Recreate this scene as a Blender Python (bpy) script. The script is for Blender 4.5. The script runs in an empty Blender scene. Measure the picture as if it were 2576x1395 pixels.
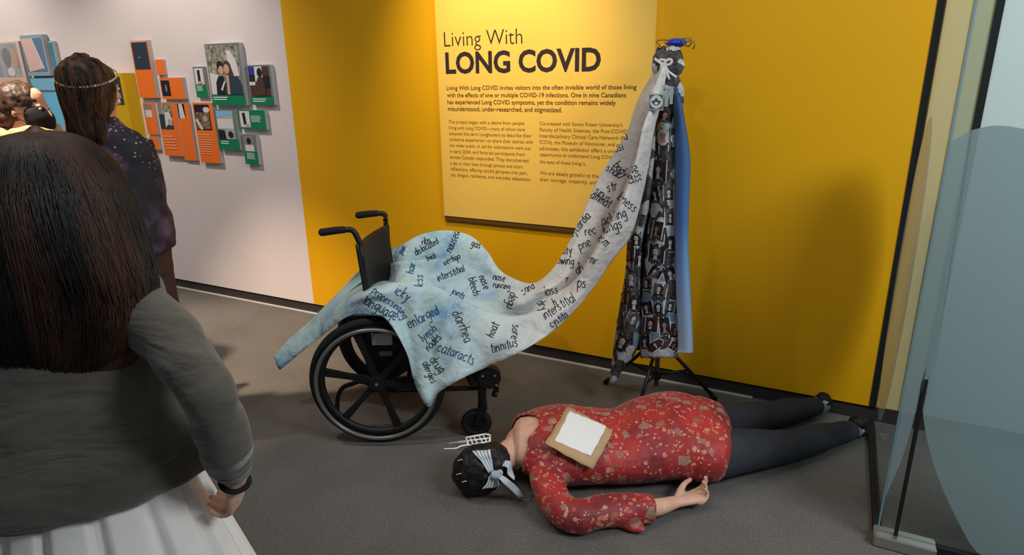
import bpy, bmesh, math, random
import numpy as np
from mathutils import Vector, Matrix, noise
from mathutils.bvhtree import BVHTree
PI = math.pi
random.seed(7)
SC = bpy.context.scene
COL = SC.collection

# ------------------------------------------------------------------ camera (solved from the photograph's vanishing points)
FPX, PCX, PCY = 1616.0, 1288.0, 697.5
down = Vector((73, -5183, -FPX)).normalized(); up = -down
lft = Vector((-3338, 457, -FPX)); lft = (lft - up * lft.dot(up)).normalized()
AX = -lft; AZ = up; AY = AZ.cross(AX)
RM = Matrix((AX, AY, AZ))
CAM = Vector((0, 0, 1.6))
cd = bpy.data.cameras.new('camera'); cam = bpy.data.objects.new('camera', cd); COL.objects.link(cam)
cd.sensor_fit = 'HORIZONTAL'; cd.sensor_width = 36; cd.lens = 36 * FPX / 2576; cd.clip_start = 0.05
cam.matrix_world = Matrix.Translation(CAM) @ RM.to_4x4()
SC.camera = cam

def ray(px, py): return (RM @ Vector((px - PCX, -(py - PCY), -FPX))).normalized()
def atz(px, py, z=0.0):
    r = ray(px, py); return CAM + r * ((z - CAM.z) / r.z)
def aty(px, py, y):
    r = ray(px, py); return CAM + r * ((y - CAM.y) / r.y)
FW = Vector((-0.453, 0.891, 0)).normalized(); RT = Vector((FW.y, -FW.x, 0))
def atd(px, py, d):
    r = ray(px, py); return CAM + r * (d / r.dot(FW))

# ------------------------------------------------------------------ world, lights, exposure
def lin(c): return c / 12.92 if c <= .04045 else ((c + .055) / 1.055) ** 2.4
def rgb(r, g, b): return (lin(r / 255), lin(g / 255), lin(b / 255), 1)
w = bpy.data.worlds.new('world'); SC.world = w; w.use_nodes = True
w.node_tree.nodes['Background'].inputs[0].default_value = (.80, .90, 1.0, 1)
w.node_tree.nodes['Background'].inputs[1].default_value = 0.16
SC.view_settings.view_transform = 'Standard'; SC.view_settings.look = 'None'
SC.view_settings.gamma = 1; SC.view_settings.use_curve_mapping = False
SC.view_settings.exposure = 0.0
def look(o, tgt): o.rotation_euler = (Vector(tgt) - o.location).to_track_quat('-Z', 'Y').to_euler()
def spot(name, loc, tgt, e, ang, blend, col, r=.05):
    d = bpy.data.lights.new(name, 'SPOT'); d.energy = e; d.spot_size = math.radians(ang); d.spot_blend = blend
    d.color = col; d.shadow_soft_size = r
    o = bpy.data.objects.new(name, d); COL.objects.link(o); o.location = loc; look(o, tgt); return o
def area(name, loc, tgt, e, sx, sy, col):
    d = bpy.data.lights.new(name, 'AREA'); d.energy = e; d.shape = 'RECTANGLE'; d.size = sx; d.size_y = sy; d.color = col
    o = bpy.data.objects.new(name, d); COL.objects.link(o); o.location = loc; look(o, tgt); return o
WARM = (1, .80, .60); NEUT = (1, .91, .82)
spot('panel_spotlight', (-1.66, 2.2, 3.0), (-1.68, 3.2, 1.75), 190, 62, 1.0, (1, .84, .58), .04)
spot('gallery_spotlight', (-4.15, 1.75, 3.25), (-4.3, 3.2, 1.2), 165, 84, .8, NEUT, .04)
spot('gallery_spotlight.001', (-6.5, 1.75, 3.25), (-6.4, 3.2, 1.3), 170, 84, .8, NEUT, .04)
spot('floor_spotlight', (-3.5, 1.0, 3.3), (-3.35, 2.3, 0), 800, 44, .8, WARM, .05)
spot('wall_spotlight', (-.85, 1.3, 3.2), (-.35, 3.2, 1.2), 20, 95, 1.0, NEUT, .05)
spot('floor_spotlight.001', (-2.5, .9, 3.2), (-1.6, 2.4, .5), 85, 46, .8, (1, .93, .85), .05)
area('ceiling_light', (-1.2, 1.0, 3.3), (-1.2, 1.4, 0), 25, 2.2, 1.2, (1, .96, .92))
area('cladding_fill_light', (2.2, 1.2, 3.0), (1.0, 3.2, .9), 105, 1.6, .8, (.86, .95, 1))  # added fill lamp, unseen, brightens the cladding behind the glass

# ------------------------------------------------------------------ materials
MATS = {}
def mat(name, col, rough=.7, metal=0, spec=.3, bump=0, bscale=60, var=0, vscale=8, emit=0, sheen=0):
    if name in MATS: return MATS[name]
    m = bpy.data.materials.new(name); m.use_nodes = True; nt = m.node_tree; b = nt.nodes['Principled BSDF']
    b.inputs['Base Color'].default_value = col; b.inputs['Roughness'].default_value = rough
    b.inputs['Metallic'].default_value = metal; b.inputs['Specular IOR Level'].default_value = spec
    if sheen: b.inputs['Sheen Weight'].default_value = sheen
    tc = nt.nodes.new('ShaderNodeTexCoord')
    if bump:
        n = nt.nodes.new('ShaderNodeTexNoise'); n.inputs['Scale'].default_value = bscale; n.inputs['Detail'].default_value = 5
        nt.links.new(tc.outputs['Object'], n.inputs['Vector'])
        bp = nt.nodes.new('ShaderNodeBump'); bp.inputs['Strength'].default_value = bump; bp.inputs['Distance'].default_value = .01
        nt.links.new(n.outputs[0], bp.inputs['Height']); nt.links.new(bp.outputs[0], b.inputs['Normal'])
    if var:
        n = nt.nodes.new('ShaderNodeTexNoise'); n.inputs['Scale'].default_value = vscale; n.inputs['Detail'].default_value = 4
        nt.links.new(tc.outputs['Object'], n.inputs['Vector'])
        r = nt.nodes.new('ShaderNodeValToRGB'); r.color_ramp.elements[0].position = .3; r.color_ramp.elements[1].position = .7
        r.color_ramp.elements[0].color = tuple(c * (1 - var) for c in col[:3]) + (1,)
        r.color_ramp.elements[1].color = tuple(min(1, c * (1 + var)) for c in col[:3]) + (1,)
        nt.links.new(n.outputs[0], r.inputs[0]); nt.links.new(r.outputs[0], b.inputs['Base Color'])
    MATS[name] = m; return m
def N(nt, t, **k):
    n = nt.nodes.new(t)
    for a, v in k.items():
        if a.startswith('_'): setattr(n, a[1:], v)
        else: n.inputs[a.replace('_', ' ')].default_value = v
    return n
def ramp(nt, stops, interp='LINEAR'):
    r = nt.nodes.new('ShaderNodeValToRGB'); r.color_ramp.interpolation = interp
    e = r.color_ramp.elements
    while len(e) < len(stops): e.new(.5)
    for i, (p, c) in enumerate(stops): e[i].position = p; e[i].color = c
    return r
def mix(nt, fac, a, b):
    m = nt.nodes.new('ShaderNodeMix'); m.data_type = 'RGBA'
    for s, v in ((0, fac), (6, a), (7, b)):
        if hasattr(v, 'is_linked') or hasattr(v, 'links'): nt.links.new(v, m.inputs[s])
        else: m.inputs[s].default_value = v
    return m.outputs[2]

# ------------------------------------------------------------------ mesh helpers
def mesh_obj(name, verts, faces, m, parent=None, smooth=False, mi=None):
    me = bpy.data.meshes.new(name); me.from_pydata([tuple(v) for v in verts], [], faces); me.update()
    return link(name, me, m, parent, smooth, mi)
def link(name, me, m, parent=None, smooth=False, mi=None):
    o = bpy.data.objects.new(name, me); COL.objects.link(o)
    for mm in (m if isinstance(m, (list, tuple)) else [m]):
        me.materials.append(mm)
    if mi: 
        for p, i in zip(me.polygons, mi): p.material_index = i
    if smooth:
        for p in me.polygons: p.use_smooth = True
    if parent is not None:
        o.parent = parent; o.matrix_parent_inverse = Matrix.Identity(4)
        o.location = -parent_world(parent)
    return o
def parent_world(p):
    v = Vector(p.location)
    while p.parent: p = p.parent; v = v + p.location
    return v
def bobj(name, bm, m, parent=None, smooth=False, bevel=0):
    if bevel: bmesh.ops.bevel(bm, geom=bm.edges[:], offset=bevel, segments=2, affect='EDGES', clamp_overlap=True)
    bmesh.ops.recalc_face_normals(bm, faces=bm.faces[:])
    me = bpy.data.meshes.new(name); bm.to_mesh(me); bm.free()
    return link(name, me, m, parent, smooth)
def tag(o, label, cat, group=None, kind=None):
    o['label'] = label; o['category'] = cat
    if group: o['group'] = group
    if kind: o['kind'] = kind
    return o
def empty(name, loc, label, cat, group=None):
    o = bpy.data.objects.new(name, None); o.empty_display_size = .05; COL.objects.link(o); o.location = loc
    return tag(o, label, cat, group)
def box(bm, a, b, M=None):
    a = Vector(a); b = Vector(b)
    r = bmesh.ops.create_cube(bm, size=1)
    S = Matrix.Translation((a + b) / 2) @ Matrix.Diagonal((abs(b.x - a.x), abs(b.y - a.y), abs(b.z - a.z), 1))
    bmesh.ops.transform(bm, matrix=(M @ S if M else S), verts=r['verts']); return bm
def cr(pts, sub):
    """Catmull-Rom through numpy points"""
    P = np.array(pts, float); n = len(P); out = []
    for i in range(n - 1):
        p0 = P[i - 1] if i > 0 else 2 * P[0] - P[1]; p1 = P[i]; p2 = P[i + 1]; p3 = P[i + 2] if i + 2 < n else 2 * P[-1] - P[-2]
        for k in range(sub):
            t = k / sub
            out.append(.5 * (2 * p1 + (p2 - p0) * t + (2 * p0 - 5 * p1 + 4 * p2 - p3) * t * t + (3 * p1 - p0 - 3 * p2 + p3) * t ** 3))
    out.append(P[-1]); return np.array(out)
def sweep(bm, pts, upv=(0, 0, 1), n=16, sub=4, cap=True, roundcap=True, capk=1.0):
    """pts: (x,y,z, ra, rb) ra sideways (T x up), rb along up"""
    Q = cr([list(p[0]) + [p[1], p[2]] if hasattr(p[0], '__len__') else p for p in pts], sub) if len(pts) > 2 else np.array([list(p[0]) + [p[1], p[2]] if hasattr(p[0], '__len__') else p for p in pts], float)
    upv = Vector(upv); rings = []; m = len(Q)
    specs = []
    for i in range(m):
        c = Vector(Q[i][:3]); t = Vector(Q[min(i + 1, m - 1)][:3]) - Vector(Q[max(i - 1, 0)][:3]); t.normalize()
        specs.append((c, t, max(Q[i][3], 1e-4), max(Q[i][4], 1e-4)))
    if roundcap:
        c, t, a, b = specs[0]; r = min(a, b) * capk
        pre = [(c - t * r * math.sin(x), t, a * math.cos(x), b * math.cos(x)) for x in (1.45, 1.1, .7, .35)]
        c, t, a, b = specs[-1]; r = min(a, b) * capk
        post = [(c + t * r * math.sin(x), t, a * math.cos(x), b * math.cos(x)) for x in (.35, .7, 1.1, 1.45)]
        specs = pre + specs + post
    for c, t, a, b in specs:
        s = t.cross(upv)
        if s.length < 1e-3: s = t.cross(Vector((1, 0, 0)))
        s.normalize(); nn = s.cross(t).normalized()
        rings.append([bm.verts.new(c + s * (a * math.cos(2 * PI * k / n)) + nn * (b * math.sin(2 * PI * k / n))) for k in range(n)])
    for A, B in zip(rings, rings[1:]):
        for k in range(n): bm.faces.new((A[k], A[(k + 1) % n], B[(k + 1) % n], B[k]))
    if cap: bm.faces.new(rings[0][::-1]); bm.faces.new(rings[-1])
    return bm
def tube(bm, pts, r, n=10, sub=5, **k):
    return sweep(bm, [(tuple(p), r, r) for p in pts], n=n, sub=sub, roundcap=False, **k)
def ell(bm, c, r, rot=None, seg=20):
    v = bmesh.ops.create_uvsphere(bm, u_segments=seg, v_segments=seg // 2 + 2, radius=1)['verts']
    M = Matrix.Translation(Vector(c)) @ (rot.to_4x4() if rot else Matrix.Identity(4)) @ Matrix.Diagonal((r[0], r[1], r[2], 1))
    bmesh.ops.transform(bm, matrix=M, verts=v); return bm
TEX = {}
def clouds(sz):
    if sz not in TEX:
        t = bpy.data.textures.new('folds', 'CLOUDS'); t.noise_scale = sz; t.noise_depth = 1; TEX[sz] = t
    return TEX[sz]
def solid(name, bm, m, parent=None, voxel=.006, smooth=4, disp=0, dscale=.08, cut=None):
    bmesh.ops.recalc_face_normals(bm, faces=bm.faces[:])
    me = bpy.data.meshes.new('tmp'); bm.to_mesh(me); bm.free()
    o = bpy.data.objects.new('tmp', me); COL.objects.link(o)
    r = o.modifiers.new('r', 'REMESH'); r.mode = 'VOXEL'; r.voxel_size = voxel
    if smooth: s = o.modifiers.new('s', 'SMOOTH'); s.iterations = smooth; s.factor = .5
    if disp:
        d = o.modifiers.new('d', 'DISPLACE'); d.texture = clouds(dscale); d.strength = disp; d.texture_coords = 'LOCAL'; d.mid_level = .5
    dg = bpy.context.evaluated_depsgraph_get(); ev = o.evaluated_get(dg)
    nm = bpy.data.meshes.new_from_object(ev); nm.name = name
    bpy.data.objects.remove(o); bpy.data.meshes.remove(me)
    if cut:
        b2 = bmesh.new(); b2.from_mesh(nm)
        kill = [v for v in b2.verts if cut(v.co)]
        bmesh.ops.delete(b2, geom=kill, context='VERTS'); b2.to_mesh(nm); b2.free()
    return link(name, nm, m, parent, True)
def bvh(o):
    off = parent_world(o) if o.parent else o.location
    me = o.data
    return BVHTree.FromPolygons([v.co + (o.location + parent_world(o.parent) if o.parent else o.location) for v in me.vertices], [tuple(p.vertices) for p in me.polygons])
def surf(name, G, m, parent=None, su=5, sv=5, thick=.002, attr=True):
    """smooth cloth through a grid of 3D control points G[u][v]; adds float attributes u, v"""
    G = np.array([[list(p) for p in row] for row in G], float)
    A = np.array([cr(row, sv) for row in G]); nv = A.shape[1]
    B = np.array([cr(A[:, j], su) for j in range(nv)]).transpose(1, 0, 2); nu = B.shape[0]
    V = B.reshape(-1, 3); F = [(i * nv + j, i * nv + j + 1, (i + 1) * nv + j + 1, (i + 1) * nv + j) for i in range(nu - 1) for j in range(nv - 1)]
    o = mesh_obj(name, V, F, m, parent, True)
    if attr:
        a = o.data.attributes.new('cu', 'FLOAT', 'POINT'); b = o.data.attributes.new('cv', 'FLOAT', 'POINT')
        a.data.foreach_set('value', [i / (nu - 1) for i in range(nu) for j in range(nv)])
        b.data.foreach_set('value', [j / (nv - 1) for i in range(nu) for j in range(nv)])
    if thick:
        s = o.modifiers.new('thickness', 'SOLIDIFY'); s.thickness = thick; s.offset = 0
    return o
def cast(tree, px, py, off):
    r = ray(px, py); loc, nrm, i, d = tree.ray_cast(CAM, r)
    if loc is None: return None
    if nrm.dot(r) > 0: nrm = -nrm
    return loc + nrm * off
def decal(name, tree, shapes, parent, base=.002):
    """flat printed shapes (polygon in photo pixels, material) laid on a surface"""
    V = []; F = []; MI = []; ms = []
    for li, (poly, m) in enumerate(shapes):
        if m not in ms: ms.append(m)
        c = (sum(p[0] for p in poly) / len(poly), sum(p[1] for p in poly) / len(poly))
        pts = [cast(tree, *p, base + li * .0009) for p in poly]; cc = cast(tree, *c, base + li * .0009)
        if cc is None: continue
        mid = [cast(tree, (p[0] + c[0]) / 2, (p[1] + c[1]) / 2, base + li * .0009) for p in poly]
        n = len(poly)
        dmax = .25
        ok = [p is not None and (p - cc).length < dmax for p in pts]; okm = [p is not None and (p - cc).length < dmax for p in mid]
        i0 = len(V); V.append(cc)
        V += [p if ok[i] else cc for i, p in enumerate(pts)]; V += [p if okm[i] else cc for i, p in enumerate(mid)]
        for i in range(n):
            j = (i + 1) % n
            if okm[i] and okm[j]:
                F.append((i0, i0 + 1 + n + i, i0 + 1 + n + j)); MI.append(ms.index(m))
                if ok[i] and ok[j]: F.append((i0 + 1 + n + i, i0 + 1 + i, i0 + 1 + j, i0 + 1 + n + j)); MI.append(ms.index(m))
    if not F: return None
    return mesh_obj(name, V, F, ms, parent, False, MI)
def rot2(poly, c, a):
    ca, sa = math.cos(a), math.sin(a)
    return [(c[0] + ca * (x - c[0]) - sa * (y - c[1]), c[1] + sa * (x - c[0]) + ca * (y - c[1])) for x, y in poly]
def oval(cx, cy, rx, ry, n=12): return [(cx + rx * math.cos(2 * PI * k / n), cy + ry * math.sin(2 * PI * k / n)) for k in range(n)]

# ------------------------------------------------------------------ shared materials
M_white_wall = mat('white_wall_paint', rgb(214, 200, 196), .8, var=.03, vscale=2, bump=.05, bscale=200)
M_yellow = mat('yellow_wall_paint', rgb(222, 160, 8), .5, spec=.25, var=.02, vscale=1.5)
M_panel = mat('pale_yellow_panel', rgb(236, 188, 84), .45, spec=.3, var=.02, vscale=3)
M_base = mat('dark_baseboard', rgb(52, 48, 48), .55)
M_black = mat('black_plastic', rgb(16, 16, 17), .5, spec=.35)
M_rubber = mat('black_rubber', rgb(20, 20, 21), .8)
M_vinyl = mat('black_vinyl', rgb(30, 25, 22), .55, bump=.15, bscale=140)
M_steel = mat('grey_metal', rgb(120, 120, 120), .35, metal=.8)
M_chrome = mat('chrome', rgb(210, 205, 195), .2, metal=1)
M_ink = mat('black_ink', rgb(32, 38, 44), .8)
M_blueink = mat('blue_ink', rgb(28, 62, 104), .8)
M_skin = mat('skin', rgb(206, 160, 136), .55, var=.10, vscale=25, bump=.05, bscale=120)
M_white = mat('white_plastic', rgb(225, 225, 222), .4)
M_aluminium = mat('brushed_aluminium', rgb(190, 188, 182), .32, metal=.9)

# ------------------------------------------------------------------ room
WY = 3.21
def carpet():
    m = bpy.data.materials.new('grey_carpet'); m.use_nodes = True; nt = m.node_tree; b = nt.nodes['Principled BSDF']
    tc = N(nt, 'ShaderNodeTexCoord'); n1 = N(nt, 'ShaderNodeTexNoise', Scale=3.0, Detail=5); n2 = N(nt, 'ShaderNodeTexNoise', Scale=120.0, Detail=3)
    nt.links.new(tc.outputs['Object'], n1.inputs['Vector']); nt.links.new(tc.outputs['Object'], n2.inputs['Vector'])
    r1 = ramp(nt, [(.3, rgb(92, 88, 84)), (.7, rgb(106, 101, 96))]); nt.links.new(n1.outputs[0], r1.inputs[0])
    r2 = ramp(nt, [(.35, (.75, .75, .75, 1)), (.7, (1.15, 1.15, 1.15, 1))]); nt.links.new(n2.outputs[0], r2.inputs[0])
    mm = N(nt, 'ShaderNodeMix', _data_type='RGBA', _blend_type='MULTIPLY'); mm.inputs[0].default_value = 1
    nt.links.new(r1.outputs[0], mm.inputs[6]); nt.links.new(r2.outputs[0], mm.inputs[7]); nt.links.new(mm.outputs[2], b.inputs['Base Color'])
    bp = N(nt, 'ShaderNodeBump', Strength=.35, Distance=.004); nt.links.new(n2.outputs[0], bp.inputs['Height']); nt.links.new(bp.outputs[0], b.inputs['Normal'])
    b.inputs['Roughness'].default_value = .75; b.inputs['Specular IOR Level'].default_value = .25
    return m
def struct(name, a, b, m, bevel=0):
    bm = bmesh.new(); box(bm, a, b); o = bobj(name, bm, m, bevel=bevel); o['kind'] = 'structure'; return o
struct('floor', (-9, -2.5, -.1), (4.5, WY + .3, 0), carpet())
XB = -3.216; XR = .283
struct('wall_back_left', (-9, WY, .078), (XB, WY + .2, 3.4), M_white_wall)
struct('wall_back_right', (XB, WY, .078), (XR - .012, WY + .2, 3.4), M_yellow)
struct('baseboard_back', (-9, WY + .012, 0), (4.4, WY + .1, .078), M_base)
o = struct('trim_1', (-9, WY - .003, 0), (-.25, WY + .012, .007), mat('pale_floor_strip', rgb(196, 186, 176), .45))
# right of the yellow wall: cream, olive-tinted cream and grey cladding behind glass
struct('trim_2', (XR - .012, WY - .004, .078), (.302, WY + .2, 3.4), M_rubber)
struct('trim_5', (.302, WY + .01, .078), (.396, WY + .2, 3.4), mat('cream_paint', rgb(196, 182, 140), .6))
struct('trim_3', (.396, WY + .004, .078), (.401, WY + .2, 3.4), M_rubber)
struct('trim_6', (.401, WY + .01, .078), (.466, WY + .2, 3.4), mat('olive_pane_tint', rgb(166, 162, 130), .6))  # cream wall again, with the pane's reflection and tint painted into its colour
struct('trim_4', (.466, WY + .002, .078), (.492, WY + .2, 3.4), M_rubber)
struct('trim_7', (.492, WY + .01, .078), (4.4, WY + .2, 3.4), mat('grey_cladding', rgb(196, 202, 198), .5))

# glass corner
def glass_mat(name, tint, frost, fcol=None, rough=.03, ior=1.3):
    m = bpy.data.materials.new(name); m.use_nodes = True; nt = m.node_tree; nt.nodes.clear()
    out = N(nt, 'ShaderNodeOutputMaterial'); tr = N(nt, 'ShaderNodeBsdfTransparent'); tr.inputs[0].default_value = tint
    gl = N(nt, 'ShaderNodeBsdfGlossy'); gl.inputs['Roughness'].default_value = rough
    f0 = N(nt, 'ShaderNodeFresnel', IOR=ior); ge = N(nt, 'ShaderNodeNewGeometry'); sb = N(nt, 'ShaderNodeMath', _operation='SUBTRACT'); sb.inputs[0].default_value = 1; nt.links.new(ge.outputs['Backfacing'], sb.inputs[1]); fr = N(nt, 'ShaderNodeMath', _operation='MULTIPLY'); nt.links.new(f0.outputs[0], fr.inputs[0]); nt.links.new(sb.outputs[0], fr.inputs[1])
    mx = N(nt, 'ShaderNodeMixShader'); nt.links.new(fr.outputs[0], mx.inputs[0]); nt.links.new(tr.outputs[0], mx.inputs[1]); nt.links.new(gl.outputs[0], mx.inputs[2])
    last = mx
    if frost:
        df = N(nt, 'ShaderNodeBsdfDiffuse'); df.inputs[0].default_value = fcol; tl = N(nt, 'ShaderNodeBsdfTranslucent'); tl.inputs[0].default_value = fcol
        m2 = N(nt, 'ShaderNodeMixShader'); m2.inputs[0].default_value = .5; nt.links.new(df.outputs[0], m2.inputs[1]); nt.links.new(tl.outputs[0], m2.inputs[2])
        m3 = N(nt, 'ShaderNodeMixShader'); m3.inputs[0].default_value = frost; nt.links.new(tr.outputs[0], m3.inputs[1]); nt.links.new(m2.outputs[0], m3.inputs[2])
        m4 = N(nt, 'ShaderNodeMixShader'); nt.links.new(fr.outputs[0], m4.inputs[0]); nt.links.new(m3.outputs[0], m4.inputs[1]); nt.links.new(gl.outputs[0], m4.inputs[2])
        last = m4
    nt.links.new(last.outputs[0], out.inputs[0]); return m
M_glass = glass_mat('clear_glass', (.96, .98, .975, 1), 0)
M_side = glass_mat('clear_side_glass', (.96, .97, .95, 1), 0, ior=1.04)
M_edge = glass_mat('glass_edge', (.6, .8, .85, 1), .75, rgb(150, 185, 200))
M_frost = glass_mat('frosted_film', (.80, .88, .90, 1), .6, rgb(174, 190, 192))
GY = 2.28
def thingbox(name, parts, label, cat, loc):
    e = empty(name, loc, label, cat); return e
gp = empty('glass_panel', (.9, GY, 0), 'large clear glass pane with a frosted oval, at the right edge of the photo', 'glass panel')
bm = bmesh.new(); box(bm, (.286, GY, .045), (2.6, GY + .012, 3.0)); bobj('pane', bm, M_glass, gp)
bm = bmesh.new(); box(bm, (.281, GY - .001, .045), (.286, GY + .013, 3.0)); bobj('pane_edge', bm, M_edge, gp)
def film(parent, pts, y):
    bm = bmesh.new(); vs = [bm.verts.new((p[0], y, p[1])) for p in pts]
    f = bm.faces.new(vs); r = bmesh.ops.extrude_face_region(bm, geom=[f]); bmesh.ops.translate(bm, vec=(0, .001, 0), verts=[v for v in r['geom'] if isinstance(v, bmesh.types.BMVert)])
    bmesh.ops.triangulate(bm, faces=bm.faces[:]); return bobj('frosted_oval', bm, M_frost, parent)
def xz(px, py): p = aty(px, py, GY - .0015); return (p.x, p.z)
c_ = cr([xz(2440, 328), xz(2501, 316), xz(2576, 324), (.62, 1.40), (.84, 1.22), (.98, .95), (1.0, .6), (.92, .28), (.76, .06), (.66, .047)], 5)
e_ = cr([(.62, .047), xz(2450, 1380), xz(2400, 1290), xz(2360, 1200), xz(2332, 1105), xz(2319, 1010), xz(2322, 960)], 4)
film(gp, [tuple(p) for p in c_] + [tuple(p) for p in e_] + [(.333, .70), (.333, 1.438)], GY - .0015)
d_ = cr([xz(2318, 960), xz(2300, 1050), xz(2270, 1150), xz(2240, 1220), xz(2222, 1262)], 4)
film(gp, [(.333, 1.438), (.333, .70)] + [tuple(p) for p in d_] + [(.287, d_[-1][1]), (.287, 1.405)], GY - .0015)
bm = bmesh.new(); box(bm, (.334, GY - .004, .045), (.344, GY + .016, .65)); bobj('gasket', bm, M_rubber, gp)
bm = bmesh.new(); box(bm, (.272, GY - .03, 0), (.46, GY + .04, .045)); bobj('base_clamp', bm, M_aluminium, gp, bevel=.004)
bm = bmesh.new(); box(bm, (.46, GY - .006, 0), (2.6, GY + .018, .044)); bobj('base_seal', bm, M_rubber, gp)
gs = empty('glass_panel', (XR, 2.75, 0), 'narrow clear glass side pane standing between yellow wall and glass corner', 'glass panel')
bm = bmesh.new(); box(bm, (.284, GY + .045, .02), (.294, WY - .006, 3.0)); bobj('pane', bm, M_side, gs)
bm = bmesh.new()
vs = [bm.verts.new((.282, 2.86 + .27 * math.cos(a), .82 + .62 * math.sin(a))) for a in np.linspace(0, 2 * PI, 72, endpoint=False)]
f = bm.faces.new(vs); r = bmesh.ops.extrude_face_region(bm, geom=[f]); bmesh.ops.translate(bm, vec=(.0015, 0, 0), verts=[v for v in r['geom'] if isinstance(v, bmesh.types.BMVert)])
bobj('frosted_oval', bm, M_frost, gs)
bm = bmesh.new(); box(bm, (.274, GY + .045, 0), (.302, WY - .006, .02)); bobj('floor_channel', bm, M_rubber, gs)

# ------------------------------------------------------------------ intro text panel on the yellow wall
PY = WY - .022
tl = aty(1102, 0, PY); 
x0 = aty(1118, 545, PY).x; x1 = aty(1652, 0, PY).x; z0 = .815
panel = empty('text_panel', ((x0 + x1) / 2, WY, z0), 'pale yellow exhibition text panel fixed on the yellow wall behind the wheelchair', 'sign')
bm = bmesh.new(); box(bm, (x0, PY, z0), (x1, WY - .001, 3.0)); bobj('board', bm, M_panel, panel)
bm = bmesh.new(); box(bm, (x0, PY + .004, z0 - .026), (x1, WY - .001, z0)); bobj('painted_ledge_shadow', bm, mat('brown_painted_shadow', rgb(92, 62, 22), .6), panel)  # brown strip paints the shaded underside and shadow below the board
def text_mesh(body, offset=0, spacing=1.0):
    c = bpy.data.curves.new('t', 'FONT'); c.body = body; c.size = 1; c.offset = offset; c.resolution_u = 3; c.space_character = spacing
    o = bpy.data.objects.new('t', c); COL.objects.link(o)
    dg = bpy.context.evaluated_depsgraph_get(); me = bpy.data.meshes.new_from_object(o.evaluated_get(dg))
    bpy.data.objects.remove(o); bpy.data.curves.remove(c); return me
def wall_text(name, body, pl, pr, m, height=None, offset=0, y=PY, parent=panel, zsq=1.0, spacing=1.0):
    me = text_mesh(body, offset, spacing)
    a = aty(*pl, y); b = aty(*pr, y)
    co = np.array([v.co[:] for v in me.vertices]); wdt = co[:, 0].max() - co[:, 0].min(); mn = co[:, 0].min()
    sx = (b.x - a.x) / wdt; sz = height if height else sx * zsq
    zz = (a.z + b.z) / 2
    for v in me.vertices: v.co = Vector((a.x + (v.co.x - mn) * sx, y - .0012, zz + v.co.y * sz))
    me.name = name
    o = link(name, me, m, parent); return o
M_title = mat('dark_lettering', rgb(46, 30, 34), .7)
M_body = mat('brown_lettering', rgb(92, 62, 30), .7)
M_small = mat('small_brown_lettering', rgb(140, 98, 34), .7)
wall_text('heading', 'Living With', (1118, 118), (1314, 109), M_title, offset=-.012, zsq=1.05)
wall_text('heading', 'LONG COVID', (1122, 184), (1511, 176), M_title, offset=.028, zsq=1.04)
L1 = [('Living With Long COVID invites visitors into the often invisible world of those living', 1124, 227, 1601, 223),
      ('with the effects of one or multiple COVID-19 infections. One in nine Canadians', 1125, 245, 1575, 243),
      ('has experienced Long COVID symptoms, yet the condition remains widely', 1126, 262, 1549, 263),
      ('misunderstood, under-researched, and stigmatized.', 1127, 279, 1414, 281)]
for s, a, b, c, d in L1: wall_text('intro_text', s, (a, b), (c, d), M_body, offset=.008)
LC = ['The project began with a desire from people', 'living with Long COVID\u2014many of whom have', 'adopted the term Longhaulers to describe their',
      'collective experience\u2014to share their stories with', 'the wider public. A call for submissions went out', 'in early 2024, and forty-six participants from',
      'across Canada responded. They documented', 'a day in their lives through photos and short', 'reflections, offering candid glimpses into pain,', 'joy, fatigue, resilience, and everyday adaptation.']
lw = [190, 191, 207, 210, 204, 188, 197, 182, 193, 202]
for i, s in enumerate(LC):
    yb = 311 + i * 14.75; wall_text('body_text', s, (1129 + i * .6, yb), (1129 + i * .6 + lw[i], yb + 1.5 + i * .9), M_small)
RC = ["Co-created with Simon Fraser University's", 'Faculty of Health Sciences, the Post-COVID', 'Interdisciplinary Clinical Care Network (PC-', 'ICCN), the Museum of Vancouver, and patient', 'advocates, this exhibition offers a unique', 'opportunity to understand Long COVID through',
      'the eyes of those living it.', '', 'We are deeply grateful to the participants for', 'their courage, creativity, and generosity.']
rw = [208, 220, 226, 228, 205, 236, 116, 0, 232, 205]
for i, s in enumerate(RC):
    if s:
        yb = 315 + i * 15.6; wall_text('body_text', s, (1358, yb), (1358 + rw[i], yb + 3 + i * .9), M_small)

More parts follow.
